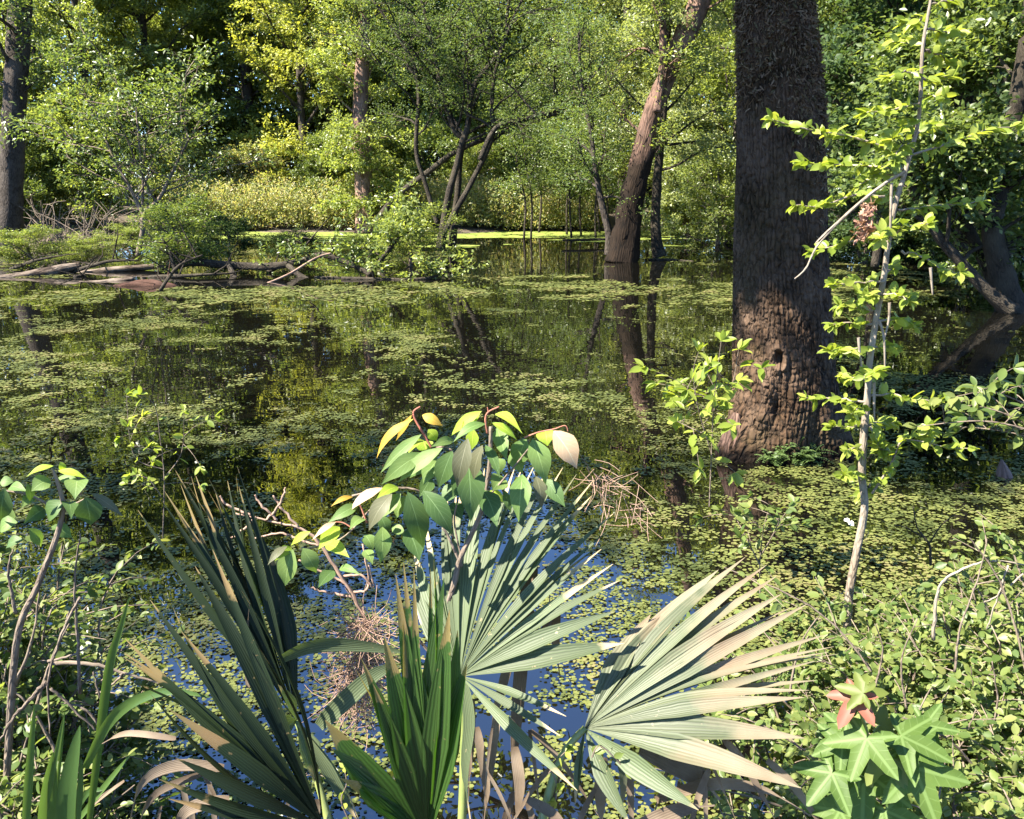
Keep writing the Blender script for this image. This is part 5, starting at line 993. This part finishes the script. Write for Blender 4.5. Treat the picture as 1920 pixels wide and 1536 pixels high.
# star-leaved seedling
def star_seedling():
    Y0 = 1.62; t = thing('star_leaved_seedling', 'seedling with star-shaped green leaves and one reddish young leaf', 'seedling', at(1640, 1620, Y0)); rng = np.random.default_rng(71)
    a = MB(); tips = []
    twigs([([(1640, 1640), (1634, 1480), (1628, 1390), (1612, 1330), (1606, 1290)], 10, 5, 0)], 0, 0, 1, Y0, a)
    g = {0: MB(), 1: MB(), 2: MB()}
    def star(mb, c, tip, size, nor):
        y = nrm(tip-c); y = nrm(y-nor*np.dot(y, nor)); x = np.cross(y, nor); vs = []; lobes = [(-2.15, .62), (-1.05, .9), (0, 1.0), (1.05, .9), (2.15, .62)]
        pts = [(-PI+.35, .10)]
        pos3 = lambda an, r, lift=0: c + size*r*(x*math.sin(an)+y*math.cos(an)) + nor*size*(lift - .24*r*r)
        V = [c]; UV = [(.5, .25)]; T3 = []; vp = (-PI+.35, .10)
        for k, (an, ln) in enumerate(lobes):         # each lobe is folded along its own rib
            vn = (an+.53, .40) if k < 4 else (PI-.35, .10); b0 = len(V); jr = rng.uniform(.92, 1.08)
            ring_ = [vp, (an-.36, ln*.55*jr), (an-.19, ln*.8*jr), (an, ln*jr), (an+.19, ln*.8*jr), (an+.36, ln*.55*jr), vn]
            UV += [(.5+.75*r_*math.sin(a_-an), .25+.75*r_*math.cos(a_-an)) for a_, r_ in ring_] + [(.5, .25+.375*ln)]; V += [pos3(a_, r_, .05 if q_ in (0, 1, 2, 4, 5, 6) else 0) for q_, (a_, r_) in enumerate(ring_)] + [pos3(an, ln*.5, -.03)]
            m_ = b0+7; T3 += [[b0+q_, b0+q_+1, m_] for q_ in range(6)] + [[0, b0, m_], [b0+6, 0, m_]]; vp = vn
        mb.add(V, [np.array(T3)], UV)
    L = [(1618, 1300, 1585, 1275, 42, 2), (1606, 1305, 1580, 1350, 52, 1), (1612, 1300, 1640, 1290, 40, 2), (1600, 1385, 1550, 1380, 62, 0), (1580, 1395, 1530, 1400, 50, 0), (1625, 1385, 1600, 1470, 72, 0), (1620, 1445, 1618, 1540, 92, 0), (1690, 1380, 1730, 1400, 70, 0),
         (1660, 1410, 1690, 1460, 62, 2), (1715, 1440, 1740, 1510, 88, 0), (1700, 1400, 1780, 1450, 60, 0), (1560, 1450, 1520, 1505, 66, 0), (1575, 1520, 1540, 1580, 70, 0), (1660, 1520, 1680, 1590, 70, 0), (1735, 1360, 1790, 1370, 50, 0), (1610, 1410, 1560, 1430, 60, 0), (1650, 1360, 1690, 1330, 45, 2)]
    for (cx, cyy, tx, ty, sz, m) in L:
        yy = Y0+rng.uniform(-.06, .06); c = at(cx, cyy, yy); e = at(tx, ty, yy-.02); nor = nrm(nrm(CAMP-c)*1.1+np.array([-.1, 0, .45])+rng.normal(0, .18, 3)); star(g[m], c, e, sz*1.25/ppm(c), nor)
        st = at(1628+rng.uniform(-6, 6), cyy+rng.uniform(10, 40), Y0); tube(a, smooth_path(np.array([st, (st+c)/2+[0, 0, .01], c]), 7), .0013, 5, cap=False)
    a.build('stem', PET, t, True)
    mg = big_leaf_mat('star_leaf_green', (.05, .092, .018), (.078, .125, .027), trans=.4); mr = leaf_mat('star_leaf_red', [(.19, .065, .045), (.23, .1, .06)], trans=.3, spec=.2, tcol=(1.3, .8, .6)); my = leaf_mat('star_leaf_young', [(.11, .14, .03), (.14, .17, .045)], trans=.45, spec=.2)
    for m, nm, mt in ((0, 'leaves', mg), (1, 'red_leaf', mr), (2, 'young_leaves', my)): g[m].build(nm, mt, t)
star_seedling()
def petals():
    for px, py, Y, lab in [(1592, 978, 3.6, 'white petal caught beside the pale sapling stem'), (163, 1176, 2.6, 'white petal drifting by the long upright grass blade')]:
        p = at(px, py, Y); mb = MB(); rng = np.random.default_rng(2)
        for k in range(3): leaves(mb, p[None], rng.normal(0, 1, (1, 3))*[1, 1, .3], np.array([[0, -.6, .6]])+rng.normal(0, .3, (1, 3)), .03, .024, OVA)
        o = mb.build('fallen_petal', M_petal); tag(o, lab, 'petal')
petals()
